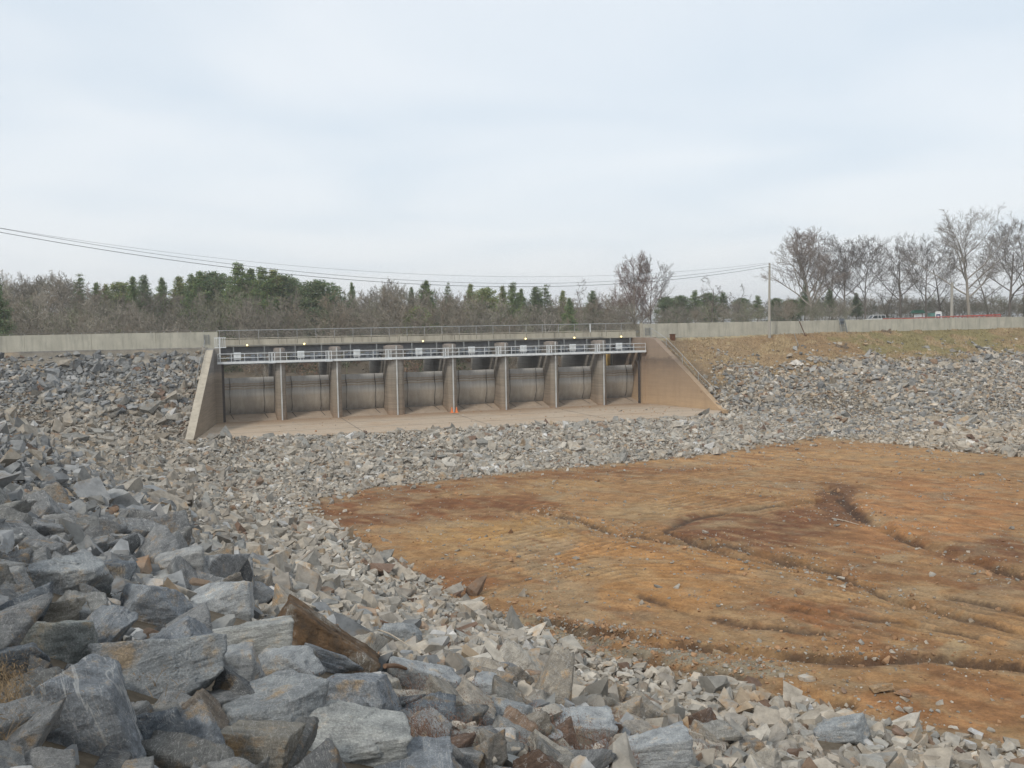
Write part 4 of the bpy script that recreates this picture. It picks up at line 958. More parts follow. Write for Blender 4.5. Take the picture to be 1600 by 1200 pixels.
def poly_rock(seed, flat=1.0):
    """the same kind of block as plain flat faces, for far rocks"""
    N, Dd = planes_for(seed, flat)
    bm = bmesh.new(); bmesh.ops.create_cube(bm, size=4)
    for n, d in zip(N, Dd):
        g = bm.verts[:] + bm.edges[:] + bm.faces[:]
        r = bmesh.ops.bisect_plane(bm, geom=g, plane_co=Vector(n * d), plane_no=Vector(n), clear_outer=True)
        ed = [e for e in r['geom_cut'] if isinstance(e, bmesh.types.BMEdge)]
        if ed: bmesh.ops.edgeloop_fill(bm, edges=ed) if False else bmesh.ops.contextual_create(bm, geom=ed)
    bmesh.ops.remove_doubles(bm, verts=bm.verts, dist=.03); bmesh.ops.triangulate(bm, faces=bm.faces)
    bmesh.ops.recalc_face_normals(bm, faces=bm.faces); bm.verts.index_update()
    V_ = np.array([v.co[:] for v in bm.verts]); F_ = np.array([[v.index for v in f.verts] for f in bm.faces]); bm.free(); return V_, F_
FARV = [poly_rock(100 + i, .9) for i in range(48)]
MIDV = [support_rock(300 + i, 3, .9, True) for i in range(26)]
NHERO = 44
hero_geo = {}
def hero_mesh(k, sub_=5, flat=1.0):
    key = (k, sub_, flat)
    if key not in hero_geo:
        P, F_ = support_rock(700 + k, sub_, flat); hero_geo[key] = mesh_from('rock', P, F_, M['hero'], True)
    return hero_geo[key]
def rand_rots(n, tilt, r):
    yaw = r.uniform(0, 2 * np.pi, n); tx = r.normal(0, tilt, n); ty = r.normal(0, tilt, n)
    cy, sy = np.cos(yaw), np.sin(yaw); cx, sx = np.cos(tx), np.sin(tx); ct, st_ = np.cos(ty), np.sin(ty)
    Z = np.zeros((n, 3, 3)); X = Z.copy(); Yq = Z.copy()
    Z[:, 0, 0] = cy; Z[:, 0, 1] = -sy; Z[:, 1, 0] = sy; Z[:, 1, 1] = cy; Z[:, 2, 2] = 1
    X[:, 0, 0] = 1; X[:, 1, 1] = cx; X[:, 1, 2] = -sx; X[:, 2, 1] = sx; X[:, 2, 2] = cx
    Yq[:, 0, 0] = ct; Yq[:, 0, 2] = st_; Yq[:, 2, 0] = -st_; Yq[:, 2, 2] = ct; Yq[:, 1, 1] = 1
    return np.einsum('nij,njk,nkl->nil', Yq, X, Z)
# where rocks lie
def rock_density(x, y):
    u, v = uv(x, y); mud = in_poly(x, y, MUDPOLY); d, _ = poly_dist(x, y, TOE)
    k = np.ones_like(x)
    k = np.where(mud, np.clip(.55 * np.exp(-d / .7), 0, 1), k)
    k = np.where(in_basin(u, v) | ((u > wing_l(v) - .7) & (u < wing_r(v) + .6) & (v < 15.2)), 0, k)
    k = np.where((u > 44) & (u < wing_r(v) + .3) & (v > 12.4) & (v < 17.5) & (v > 12.4 + (wing_r(v) - u) * .5), .9, k)
    nb = fbm(x * .12, y * .12, 101); nm = fbm(x * .5, y * .5, 103)
    edge_r = 7.6 + 5 * (nm - .5) + 4 * (nb - .5) - 6.5 * np.exp(-((u - 57.5) / 2.6) ** 2)
    right = (u > 49) & (v < 17)
    k = np.where(right, sstep(edge_r - 1.6, edge_r + 4.6, v + 2.5 * (fbm(x * .8, y * .8, 109, 3) - .5)) + .03 * (v > 3), k)
    ls = (u < -1) & (v < 8); k = np.where(ls, sstep(-1.2, 2.6, v + 3.0 * (nm - .5)) * (1) + .22 * (v > -1.6), k)
    k = np.where(v < -1.2, 0, k)
    k = np.where(.818 * x + .575 * y < -4.5, 0, k)
    return np.clip(k, 0, 1)
def candidates(x0, x1, y0, y1, cell, r, sizef):
    X_, Y_ = np.meshgrid(np.arange(x0, x1, cell), np.arange(y0, y1, cell)); X_ = X_.ravel() + r.uniform(-.45, .45, X_.size) * cell; Y_ = Y_.ravel() + r.uniform(-.45, .45, Y_.size) * cell
    # keep what the camera (and a step to the side) can see
    P = np.stack([X_, Y_, np.full_like(X_, -5.0)], 1)
    ok = (Y_ > .6) & (X_ > -.66 * Y_ - 3.5) & (X_ < .62 * Y_ + 3.5)
    X_, Y_ = X_[ok], Y_[ok]; k = rock_density(X_, Y_); ok = r.random(len(X_)) < k; X_, Y_ = X_[ok], Y_[ok]
    return X_, Y_, sizef(len(X_), r)
def szf(med, sig, lo, hi): return lambda n, r: np.clip(np.exp(r.normal(math.log(med), sig, n)), lo, hi)
rr = np.random.default_rng(11)
lay1 = candidates(-75, 110, .5, 135, .25, rr, szf(.145, .34, .06, .36))
lay2 = candidates(-75, 110, .5, 135, .45, rr, szf(.185, .36, .09, .42))
near_big = candidates(-9, 12, .5, 13, .40, rr, szf(.27, .3, .14, .5))
chips = candidates(-10, 14, .5, 15, .17, rr, szf(.045, .4, .02, .11))
q_ = np.hypot(near_big[0], near_big[1]) < rr.uniform(4.5, 9.0, len(near_big[0])); near_big = [a_[q_] for a_ in near_big]
q_ = np.hypot(lay1[0], lay1[1]) > 3.0; lay1 = [a_[q_] for a_ in lay1]
LAY = (lay1, lay2, near_big, chips)
xs, ys, ss = [np.concatenate([l_[k] for l_ in LAY]) for k in range(3)]
lift = np.concatenate([rr.uniform(-.15, .5, len(lay1[0])), rr.uniform(.3, .95, len(lay2[0])), rr.uniform(.1, .6, len(near_big[0])), rr.uniform(1, 4, len(chips[0]))])
ss *= .72 + .62 * sstep(.3, .7, fbm(xs * .3, ys * .3, 611, 3))          # size sorting in patches
uu_, vv_ = uv(xs, ys)
ss *= np.where((uu_ > 53) & (vv_ < 45), .98, 1.0) * np.where((uu_ < 2) & (vv_ < 16), 1.3, 1.0) * np.where((uu_ > -1) & (uu_ < 53) & (vv_ > 14), .92, 1.0)
ss = np.minimum(ss, .027 * np.sqrt(xs ** 2 + ys ** 2 + 6) + .02)
zs_ = H(xs, ys) + lift * ss * .75
# tints
GREYB = np.array([(.215, .22, .221), (.26, .265, .265), (.17, .176, .178), (.315, .318, .312), (.24, .24, .228)])
TAN = np.array([(.325, .29, .24), (.37, .33, .275), (.285, .26, .225), (.40, .37, .32), (.275, .265, .24)])
RUST = np.array([(.22, .155, .11), (.27, .20, .145), (.17, .115, .085), (.30, .235, .165)])
def tints(x, y, z, r):
    u, v = uv(x, y); n = len(x)
    low = sstep(-3.6, -8.0, z + 2.5 * (fbm(x * .08, y * .08, 401) - .5)); low = np.where((u > 52) & (v < 30), .55, low)
    low = np.maximum(low, sstep(2.0, 7.0, .818 * x + .575 * y) * (.15 + .7 * sstep(-.45, -.2, x / y)) * (u < 3)); low = low * (.3 + .7 * sstep(4.5, 9, np.hypot(x, y))); pr = .03 + .035 * low + .03 * ((u > 52) & (v < 24))
    a = GREYB[r.integers(0, 5, n)]; b = TAN[r.integers(0, 5, n)]; c = RUST[r.integers(0, 4, n)]
    c_ = np.where((r.random(n) < low)[:, None], b, a); c_ = np.where((r.random(n) < pr)[:, None], c, c_)
    hi = r.random(n) < .03; c_ = np.where(hi[:, None], np.array((.50, .49, .47)), c_)
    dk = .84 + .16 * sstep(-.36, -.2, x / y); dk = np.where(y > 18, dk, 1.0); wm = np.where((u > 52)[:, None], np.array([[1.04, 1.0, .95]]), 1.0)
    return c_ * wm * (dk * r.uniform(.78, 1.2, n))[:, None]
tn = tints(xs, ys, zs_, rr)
rots = rand_rots(len(xs), .38, rr)
# ---- hand placed foreground rocks: photo box (x0,y0,x1,y1), colour key, flatness, roll in picture plane, label
BL = (.255, .275, .295); LG = (.37, .385, .39); DB = (.15, .17, .19); MG = (.29, .305, .31); BR = (.24, .20, .16); PG = (.40, .405, .385); GG = (.27, .285, .27)
HAND = [
 (408, 962, 600, 1086, (.24, .21, .17), .8, -31, 'rusty brown slab lying diagonally, the most rusted of the big foreground rocks', 'rust'),
 (305, 975, 452, 1045, PG, .9, 4, 'flat-topped whitish block just left of the rusty brown slab', 'hero'),
 (322, 1022, 402, 1090, LG, .9, 0, 'small brownish-grey block wedged under the flat-topped whitish block', 'hero'),
 (168, 1005, 345, 1120, MG, 1.3, 8, 'large domed grey rock left of the small block below the whitish one', 'hero'),
 (80, 945, 208, 1065, BL, 1.25, 42, 'tall pointed blue-grey rock rising behind the veined rock', 'hero'),
 (45, 1062, 190, 1215, BL, 1.3, 10, 'blue-grey rock with two white mineral veins in the lower left corner', 'vein'),
 (338, 1072, 502, 1172, MG, 1.1, 0, 'grey rock with a brown stained right end, below the middle of the rusty slab', 'hero'),
 (285, 1085, 355, 1170, BR, .7, -50, 'narrow brown shard leaning on the grey rock with a brown end', 'hero'),
 (450, 1122, 642, 1215, PG, 1.0, -4, 'large pale greenish-grey boulder at the bottom edge, below the rusty slab', 'hero'),
 (482, 1066, 628, 1142, BL, .8, -14, 'angular blue-grey slab lying directly below the rusty brown slab', 'hero'),
 (380, 1022, 492, 1088, LG, 1.0, 12, 'pale pyramid-shaped rock between the small block and the rusty slab', 'hero'),
 (256, 1135, 342, 1215, BL, 1.2, 20, 'speckled blue-grey block at the bottom edge beside the layered brown rock', 'hero'),
 (338, 1142, 465, 1215, (.29, .27, .23), 1.0, -10, 'layered brownish rock at the bottom edge left of the pale greenish boulder', 'hero'),
 (165, 1112, 290, 1215, DB, .7, 25, 'dark flat slab sunk beside the veined rock at the bottom edge', 'hero'),
 (12, 868, 155, 955, MG, .9, 6, 'broad dark grey boulder high on the left edge of the foreground pile', 'hero'),
 (28, 972, 140, 1062, GG, 1.1, 0, 'rounded grey-green rock left of the tall pointed rock', 'hero'),
 (185, 922, 285, 992, BL, 1.0, -20, 'blue-grey block uphill behind the large domed rock', 'hero'),
 (300, 915, 392, 985, LG, 1.0, 14, 'light grey angular rock uphill of the flat-topped whitish block', 'hero'),
 (605, 1032, 716, 1110, LG, .9, -24, 'pale grey slab just right of the rusty brown slab', 'hero'),
 (618, 1092, 712, 1165, DB, 1.1, 8, 'dark blue-grey pointed rock below the pale slab right of the rusty slab', 'hero'),
 (728, 1052, 792, 1112, LG, 1.2, 0, 'light grey upright block among dry weeds, right of the rusty slab', 'hero'),
 (165, 985, 325, 1062, BL, .7, 32, 'long blue-grey slab sloping up towards the flat-topped whitish block', 'hero'),
 (-20, 928, 66, 990, DB, 1.0, 0, 'dark grey rock cut off by the left edge, below the broad dark boulder', 'hero'),
 (372, 902, 428, 965, BL, 1.3, 30, 'steep blue-grey shard standing uphill of the rusty slab', 'hero'),
 (20, 945, 120, 990, (.27, .25, .21), .7, 8, 'low tan weathered slab above the rounded grey-green rock', 'hero'),
 (-30, 1010, 60, 1080, DB, 1.0, 0, 'dark rock at the left edge above the dry grass', 'hero'),
 (752, 1100, 832, 1152, MG, .9, -12, 'grey block under the light upright block among dry weeds', 'hero'),
 (858, 1118, 950, 1165, LG, .8, -8, 'pale flat block among dry weeds in the bottom middle', 'hero'),
 (560, 1180, 700, 1230, BL, .8, 0, 'blue-grey rock cut by the bottom edge right of the pale greenish boulder', 'hero'),
 (940, 1160, 1080, 1225, LG, .8, 10, 'pale block cut by the bottom edge in the middle of the photo', 'hero'),
 (1268, 1128, 1350, 1172, MG, .7, 12, 'flat grey stone with shadowed underside near the toe at the lower right', 'hero'),
 (470, 1020, 560, 1060, BL, .7, -20, 'small blue-grey slab half hidden behind the rusty brown slab', 'hero'),
 (598, 978, 660, 1010, MG, .7, -16, 'thin grey slab uphill of the pale slab right of the rusty slab', 'hero'),
 (140, 875, 205, 925, DB, 1.0, 10, 'small dark block right of the broad dark grey boulder', 'hero')]
RG = 'large riprap rocks piled in the foreground'
hand_c = []; hand_s = []
Rcam = CM.to_3x3()
for i, (x0, y0, x1, y1, c_, fl, roll, lab, mk_) in enumerate(HAND):
    cx, cy = (x0 + x1) / 2, (y0 + y1) / 2; wpx, hpx = x1 - x0, y1 - y0
    g = ground_hit(cx, min(cy + hpx * .12, 1290)); Yd = g[1]
    c3 = at(cx, cy, Yd); depth = Yd
    sx = wpx / F * depth / 2 / .88; sz = hpx / F * depth / 2 / .86; sy = sx * .85 if sx < .5 else .42
    big = wpx > 90
    me = hero_mesh(200 + i, 6 if wpx > 120 else 5, 1.15)
    o = link('rock', me if mk_ == 'hero' else me.copy())
    if mk_ != 'hero': o.data.materials[0] = M['hero_rust' if mk_ == 'rust' else 'hero_vein']
    # build extents as a block aligned to the view, rolled as in the photo, then yawed a little: a real rock with its own depth
    e = planes_for(900 + i)[1]; P_ = np.empty(len(me.vertices) * 3, np.float32); me.vertices.foreach_get('co', P_); P_ = P_.reshape(-1, 3); h = (P_.max(0) - P_.min(0)) / 2
    ro = R(roll); L_ = max(sx / max(abs(math.cos(ro)), .5), sz * .6)
    if abs(roll) > 25:   # long diagonal rocks: long axis along the roll
        diag = math.hypot(wpx, hpx) / F * depth / 2; sa_ = diag * .80; sb2 = diag * .42
    else: sa_, sb2 = sx, sz
    o.scale = (sa_ / h[0], sy / h[1], sb2 / h[2])
    rm = Matrix.Rotation(ro, 3, 'Y').inverted() if False else Matrix.Rotation(-ro, 3, 'Y')
    yaw = Matrix.Rotation(R(((i * 37) % 31) - 15), 3, 'Z') if False else Matrix.Rotation(math.atan2(-c3[0], c3[1]), 3, 'Z')
    tilt = Matrix.Rotation(R(-((i * 23) % 14)), 3, 'X')
    o.rotation_euler = (yaw @ tilt @ rm).to_euler(); ctr = Vector(c3) + Vector((0, sy * .25, 0)); o.location = ctr
    o.color = (*c_, 1); tag(o, lab, 'rock', RG); hand_c.append(c3); hand_s.append(max(sa_, sb2))
hand_c = np.array(hand_c); hand_s = np.array(hand_s)
# rocks of the scatter that would sit inside a hand placed one go
keep = np.ones(len(xs), bool)
for c_, s_ in zip(hand_c, hand_s):
    dd = np.sqrt((xs - c_[0]) ** 2 + (ys - c_[1]) ** 2 + (zs_ - c_[2]) ** 2); keep &= dd > s_ * .62
    # nor hide it: rocks between the camera and it, on nearly the same line of sight
    ang = np.abs(xs / ys - c_[0] / c_[1]) * c_[1]; keep &= ~((ang < s_ * .9) & (ys < c_[1]) & (ys > c_[1] * .6) & (zs_ / ys > (c_[2] - .55 * s_) / c_[1]))
dist = np.sqrt(xs ** 2 + ys ** 2 + zs_ ** 2); keep &= dist > 2.6 + ss
xs, ys, zs_, ss, tn, rots, dist = xs[keep], ys[keep], zs_[keep], ss[keep], tn[keep], rots[keep], dist[keep]
px_, py_, dp_ = proj(np.stack([xs, ys, zs_], 1)); rp_ = ss * F / dist; inf = (px_ > -rp_ - 20) & (px_ < 1620 + rp_) & (py_ < 1220 + rp_) & (dp_ > 0)
score = np.where(inf, ss / dist, 0); order = np.argsort(-score); nh = 300 - len(HAND) - 4
hero_idx = order[:nh]; is_hero = np.zeros(len(xs), bool); is_hero[hero_idx] = True
def shade_word(c):
    l = c.mean(); 
    if c[0] > c[2] * 1.45: return 'rusty brown'
    if c[0] > c[2] * 1.12: return 'tan'
    return 'dark blue-grey' if l < .2 else ('mid grey' if l < .27 else 'pale grey')
used_lab = {}
anch = [('the rusty brown slab', 505, 1022), ('the flat-topped whitish block', 380, 1005), ('the veined rock', 115, 1140), ('the large domed rock', 255, 1065), ('the tall pointed rock', 145, 1005),
        ('the pale greenish boulder', 545, 1170), ('the broad dark boulder', 85, 910), ('the upright block in the weeds', 760, 1080), ('the dark pointed rock', 665, 1130), ('the pale flat block in the weeds', 905, 1142),
        ('the flat stone near the toe', 1309, 1150), ('the blue-grey shard', 400, 933), ('the mud edge', 850, 1010), ('the lower right corner', 1560, 1190), ('the left photo edge', 0, 800), ('the dry weeds', 700, 1190), ('the bottom middle edge', 1130, 1195)]
for j, k in enumerate(hero_idx):
    o = link('rock', hero_mesh(j % NHERO, 5 if score[k] * F > 34 else 5))
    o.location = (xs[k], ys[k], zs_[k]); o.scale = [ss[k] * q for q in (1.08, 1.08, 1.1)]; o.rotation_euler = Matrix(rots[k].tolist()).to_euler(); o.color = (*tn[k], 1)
    ax_, ay_ = px_[k], py_[k]; an = sorted(anch, key=lambda a_: (a_[1] - ax_) ** 2 + (2 * (a_[2] - ay_)) ** 2)
    a0 = an[0]; dxp, dyp = ax_ - a0[1], ay_ - a0[2]
    rel = ('right of ' if dxp > 0 else 'left of ') if abs(dxp) > abs(dyp) * 1.2 else ('below ' if dyp > 0 else 'uphill of ')
    szw = 'big' if score[k] * F > 70 else ('medium' if score[k] * F > 42 else 'small')
    dd = math.hypot(dxp, dyp); dw = 'close ' if dd < 60 else ('' if dd < 150 else 'well ')
    lab = f'{szw} {shade_word(tn[k])} angular rock {dw}{rel}{a0[0]}'
    tag(o, lab, 'rock', RG)
# ---- the rest of the riprap: one object
def merge_rocks(name, sel, variants, mat, smooth, r):
    n = len(variants); vid = r.integers(0, n, len(sel)); VV = []; FF = []; CC = []; base = 0
    for k in range(n):
        q = sel[vid == k]
        if not len(q): continue
        V_, F_ = variants[k]; an = r.uniform(.85, 1.15, (len(q), 1, 3))
        W_ = np.einsum('nij,mnj->nmi', rots[q], (V_[:, None, :] * an[:, 0][None]) * ss[q][None, :, None]) + np.stack([xs[q], ys[q], zs_[q]], 1)[:, None, :]
        m_ = len(V_); VV.append(W_.reshape(-1, 3)); FF.append((F_[None] + (np.arange(len(q)) * m_)[:, None, None] + base).reshape(-1, 3)); base += len(q) * m_
        c_ = np.concatenate([tn[q], np.ones((len(q), 1))], 1); CC.append(np.repeat(c_, m_, 0))
    return np.concatenate(VV), np.concatenate(FF), np.concatenate(CC)
rest = np.where(~is_hero)[0]
mid = rest[(dist[rest] < 13) & (px_[rest] > -200) & (px_[rest] < 1800)]; farr = np.setdiff1d(rest, mid)
a = merge_rocks('riprap', mid, MIDV, None, False, rr); b = merge_rocks('riprap', farr, FARV, None, False, rr)
me = mesh_from('riprap', np.concatenate([a[0], b[0]]), np.concatenate([a[1], b[1] + len(a[0])]), M['riprap'], False, np.concatenate([a[2], b[2]]))
tag(link('riprap_rubble', me), 'loose grey and tan broken rocks covering the embankment slopes beyond the nearest rocks', 'riprap', kind='stuff')
print('rocks', len(xs), 'mid', len(mid), 'tris', len(me.polygons))
# ---- pebbles and gravel on the mud
def scatter_px(lines, n, spread, r, z=MUDZ):
    out_ = []
    for pts, cnt, sp in lines:
        P = pxline(pts); 
        for _ in range(cnt):
            k = r.integers(0, len(P) - 1); t = r.random(); p = P[k] * (1 - t) + P[k + 1] * t; out_.append(p + r.normal(0, sp, 2))
    return np.array(out_)
gl = [([(850, 795), (905, 812), (960, 832)], 260, .8), ([(825, 860), (870, 885), (890, 900)], 160, .7), ([(880, 900), (820, 940), (870, 955)], 110, .9), ([(960, 832), (1130, 856), (1300, 895), (1450, 950)], 900, 1.1), ([(705, 962), (860, 972), (980, 990), (1150, 1014), (1440, 1025)], 900, .35),
      ([(800, 990), (900, 1000), (1000, 1010), (1130, 1030), (1240, 1050)], 1500, .8), ([(720, 962), (860, 975), (980, 990)], 500, .5), ([(1200, 690), (1300, 700), (1420, 715), (1500, 722)], 900, 1.3), ([(900, 745), (1000, 738), (1200, 715)], 160, 1.5),
      ([(820, 760), (870, 757)], 30, 1.2), ([(1280, 760), (1330, 800), (1450, 860), (1600, 900)], 350, 1.4), ([(1230, 1010), (1440, 1020), (1600, 1060)], 300, 1.2), ([(640, 880), (740, 940), (860, 1000), (1000, 1045), (1250, 1100), (1500, 1140)], 1300, .9), ([(500, 780), (600, 762), (830, 738), (1100, 712)], 500, .8)]
pb = scatter_px(gl, 0, 0, rr)
extra = np.stack([rr.uniform(-14, 46, 26000), rr.uniform(24, 90, 26000)], 1); extra = extra[rr.random(26000) < sstep(.38, .62, fbm(extra[:, 0] * .22, extra[:, 1] * .22, 501, 4)) + .08]; pb = np.concatenate([pb, extra]); 
pb = pb[in_poly(pb[:, 0], pb[:, 1], MUDPOLY) & (pb[:, 1] < 92)]
au = np.concatenate([rr.uniform(3, 50, 160), rr.normal(45, 4, 120)]); av = np.concatenate([rr.uniform(.5, 15, 160), rr.normal(9, 3, 120)]); q_ = (au < 48.4) & (av > .3) & (av < 15) & (au > 0)
AP = P0[None] + au[q_][:, None] * D[None] - av[q_][:, None] * Wd[None]; n_mud = len(pb); pb = np.concatenate([pb, AP])
xs, ys = pb[:, 0], pb[:, 1]; ss = np.clip(np.exp(rr.normal(math.log(.028), .6, len(xs))), .012, .17); zs_ = H(xs, ys) + .2 * ss; ss[n_mud:] *= 1.5; zs_[n_mud:] = ZB + .25 * ss[n_mud:]
tn = np.where(rr.random(len(xs))[:, None] < .5, TAN[rr.integers(0, 5, len(xs))] * .95, np.array((.33, .20, .11))) * rr.uniform(.7, 1.15, (len(xs), 1)); rots = rand_rots(len(xs), .5, rr)
a = merge_rocks('gravel', np.arange(len(xs)), FARV[:16], None, False, rr)
tag(link('gravel', mesh_from('gravel', a[0], a[1], M['riprap'], False, a[2])), 'small stones and gravel scattered over the orange mud', 'gravel', kind='stuff')
# single stones that stand out on the mud
SOLO = [(838, 954, 14, 'pale stone'), (1304, 1078, 22, 'x'), (1410, 1079, 30, 'x')]
for px, py, wpx, c_, lab in [(1411, 1080, 32, (.36, .22, .13), 'lone tan boulder on the mud at the lower right'), (1375, 1070, 44, (.40, .27, .15), 'low pale crumbled stone left of the lone tan boulder on the mud'),
                             (1122, 1017, 20, (.42, .30, .18), 'orange-tan stone lying on the grey gravel strip'), (1249, 717, 8, (.45, .44, .42), 'small white stone on the far mud below the right riprap')]:
    p = ground_hit(px, py + wpx * .2); s_ = wpx / F * p[1] / 2; o = link('stone', hero_mesh(px % NHERO)); o.location = (p[0], p[1], float(H(p[0], p[1])) + s_ * .3); o.scale = (s_, s_ * .8, s_ * (.8 if 'low' not in lab else .4))
    o.color = (*c_, 1); tag(o, lab, 'stone')
# ------------------------------------------------------------------ driftwood, timber
def stick(px0, py0, px1, py1, r, lab, mat, lift=.25):
    a_ = ground_hit(px0, py0); b_ = ground_hit(px1, py1); a_ = Vector(a_) + Vector((0, 0, lift)); b_ = Vector(b_) + Vector((0, 0, lift))
    md = a_.lerp(b_, .5) + Vector((0, 0, .03)); o = MB().tube([a_, a_.lerp(md, .6) + Vector((.01, .02, .0)), md, b_], [r, r * .95, r * .85, r * .5], 8).build('driftwood', mat); tag(o, lab, 'driftwood')
M['drift'] = simple('bleached_wood', (.42, .36, .28), .9, 0, .3, 6, (1, 1, .3)); M['drift_dark'] = simple('brown_wood', (.16, .10, .065), .9, 0, .3, 6)
stick(592, 1005, 640, 1032, .014, 'thin bleached branch among rocks right of the rusty slab', M['drift'])
stick(415, 912, 376, 908, .012, 'short bleached stick beside the steep blue-grey shard', M['drift'], .3)
stick(602, 1072, 645, 1078, .03, 'reddish brown timber scrap below the pale slab', M['drift_dark'])
stick(665, 742, 680, 749, .06, 'bleached log at the edge of the apron riprap', M['drift'], .35)
stick(1300, 812, 1342, 822, .03, 'thin stick on the dark mud at the right', M['drift'], .08)

# ------------------------------------------------------------------ plants in the rocks
def weeds(n, boxes, seed, hmin, hmax, colr, rad, lean=.35):
    r = np.random.default_rng(seed); m = []; f = []; c = []
    for (x0, y0, x1, y1, cnt) in boxes:
        for _ in range(cnt):
            p = ground_hit(r.uniform(x0, x1), r.uniform(y0, y1)); h_ = r.uniform(hmin, hmax); q = Vector(p) + Vector((0, 0, .12))
            for b_ in range(r.integers(2, 6)):
                dr = Vector((r.normal(0, lean), r.normal(0, lean), 1)).normalized(); t0 = q.copy(); hh = h_ * r.uniform(.5, 1); w_ = rad * r.uniform(.6, 1.2); k = len(m); sd = Vector((r.normal(), r.normal(), 0)).normalized() * w_
                for s_ in range(5):
                    t = s_ / 4; pt = t0 + dr * hh * t + Vector((dr.x, dr.y, -.5)) * (t * t * hh * .35); ww = sd * (1 - t * .8); m += [tuple(pt - ww), tuple(pt + ww)]
                    cc = np.array(colr) * r.uniform(.7, 1.3); c += [(*cc, 1)] * 2
                    if s_: f.append((k + 2 * s_ - 2, k + 2 * s_ - 1, k + 2 * s_ + 1, k + 2 * s_))
                    if s_ > 1:
                        for _q in range(2):
                            d2 = (dr + Vector((r.normal(0, .8), r.normal(0, .8), r.normal(0, .4)))).normalized() * hh * .16; kk = len(m); m += [tuple(pt), tuple(pt + d2), tuple(pt + d2 * .9 + Vector((w_, 0, w_ * 2)))]; c += [(*cc, 1)] * 3; f.append((kk, kk + 1, kk + 2, kk + 2))
    quads_ = [x for x in f if len(set(x)) == 4]; tris_ = [x[:3] for x in f if len(set(x)) == 3]
    return mesh_from('weeds', np.array(m), [np.array(quads_), np.array(tris_)], M['foliage'], False, np.array(c))
wb = [(640, 1080, 760, 1190, 260), (800, 1110, 1100, 1210, 620), (690, 1000, 740, 1040, 40), (430, 1075, 640, 1100, 10), (1100, 1130, 1300, 1200, 90), (735, 985, 785, 1030, 60)]
tag(link('dead_weeds', weeds(0, wb, 5, .10, .30, (.19, .12, .09), .0035)), 'dry reddish brown weeds growing between the rocks', 'weeds', kind='stuff')
wb = [(-10, 1085, 40, 1200, 75), (100, 900, 260, 960, 14), (240, 1080, 300, 1120, 12), (0, 860, 60, 930, 40)]
tag(link('dry_grass', weeds(0, wb, 6, .12, .34, (.25, .18, .105), .002, .55)), 'straw coloured dry grass between the rocks at the left edge', 'grass', kind='stuff')
# grass tufts on the right bank
def tufts():
    r = np.random.default_rng(3); n = 42000; u = r.uniform(50.5, 130, n); v = r.uniform(-1.6, 12, n); p = P0[None] + u[:, None] * D[None] - v[:, None] * Wd[None]
    nb = fbm(p[:, 0] * .12, p[:, 1] * .12, 101); nm = fbm(p[:, 0] * .5, p[:, 1] * .5, 103); ok = v < (10.0 + 5 * (nm - .5) + 4 * (nb - .5)); u, v, p, nb, nm = u[ok], v[ok], p[ok], nb[ok], nm[ok]; n = len(u)
    z = H(p[:, 0], p[:, 1]); a = r.uniform(0, 6.28, n); h_ = r.uniform(.04, .11, n) * (1 + 1.6 * (nm > .58)); w_ = r.uniform(.04, .12, n)
    dxy = np.stack([np.cos(a), np.sin(a)], 1) * w_[:, None]; B = np.concatenate([p, z[:, None] - .02], 1); v0 = B.copy(); v0[:, :2] -= dxy; v1 = B.copy(); v1[:, :2] += dxy; v2 = B.copy(); v2[:, 2] += h_; v2[:, :2] += r.normal(0, .06, (n, 2))
    V_ = np.stack([v0, v1, v2], 1).reshape(-1, 3); base = np.where((nb > .54)[:, None] & (u > 66)[:, None], np.array((.245, .205, .10)), np.array((.285, .20, .12))); base = np.where((nm > .6)[:, None], np.array((.35, .265, .16)), base) * r.uniform(.85, 1.2, (n, 1))
    return mesh_from('bank_grass', V_, np.arange(3 * n).reshape(-1, 3), M['foliage'], False, np.repeat(np.concatenate([base, np.ones((n, 1))], 1), 3, 0))
tag(link('bank_grass', tufts()), 'short brown and green winter grass on the bank below the right wall', 'grass', kind='stuff')
for px, py, wpx, lab in ((1314, 541, 16, 'small grey rock mound in the grass bank below the stile'), (1384, 517, 13, 'brown clump of debris at the foot of the right wall')):
    p = ground_hit(px, py + 2); t_ = thing('debris_mound', lab, 'mound', p); s_ = wpx / F * p[1] / 2
    for k in range(7):
        o = link('clod', hero_mesh(k + 3), t_); a_ = k * .9; o.location = (s_ * .75 * math.cos(a_ * 2.2), s_ * .5 * math.sin(a_ * 1.7), s_ * (.1 + .12 * (k % 3))); q = s_ * (.28 + .09 * (k % 4)); o.scale = (q, q, q * .8); o.rotation_euler = (k, k * 2, k * 3); o.color = (.17, .13, .09, 1)

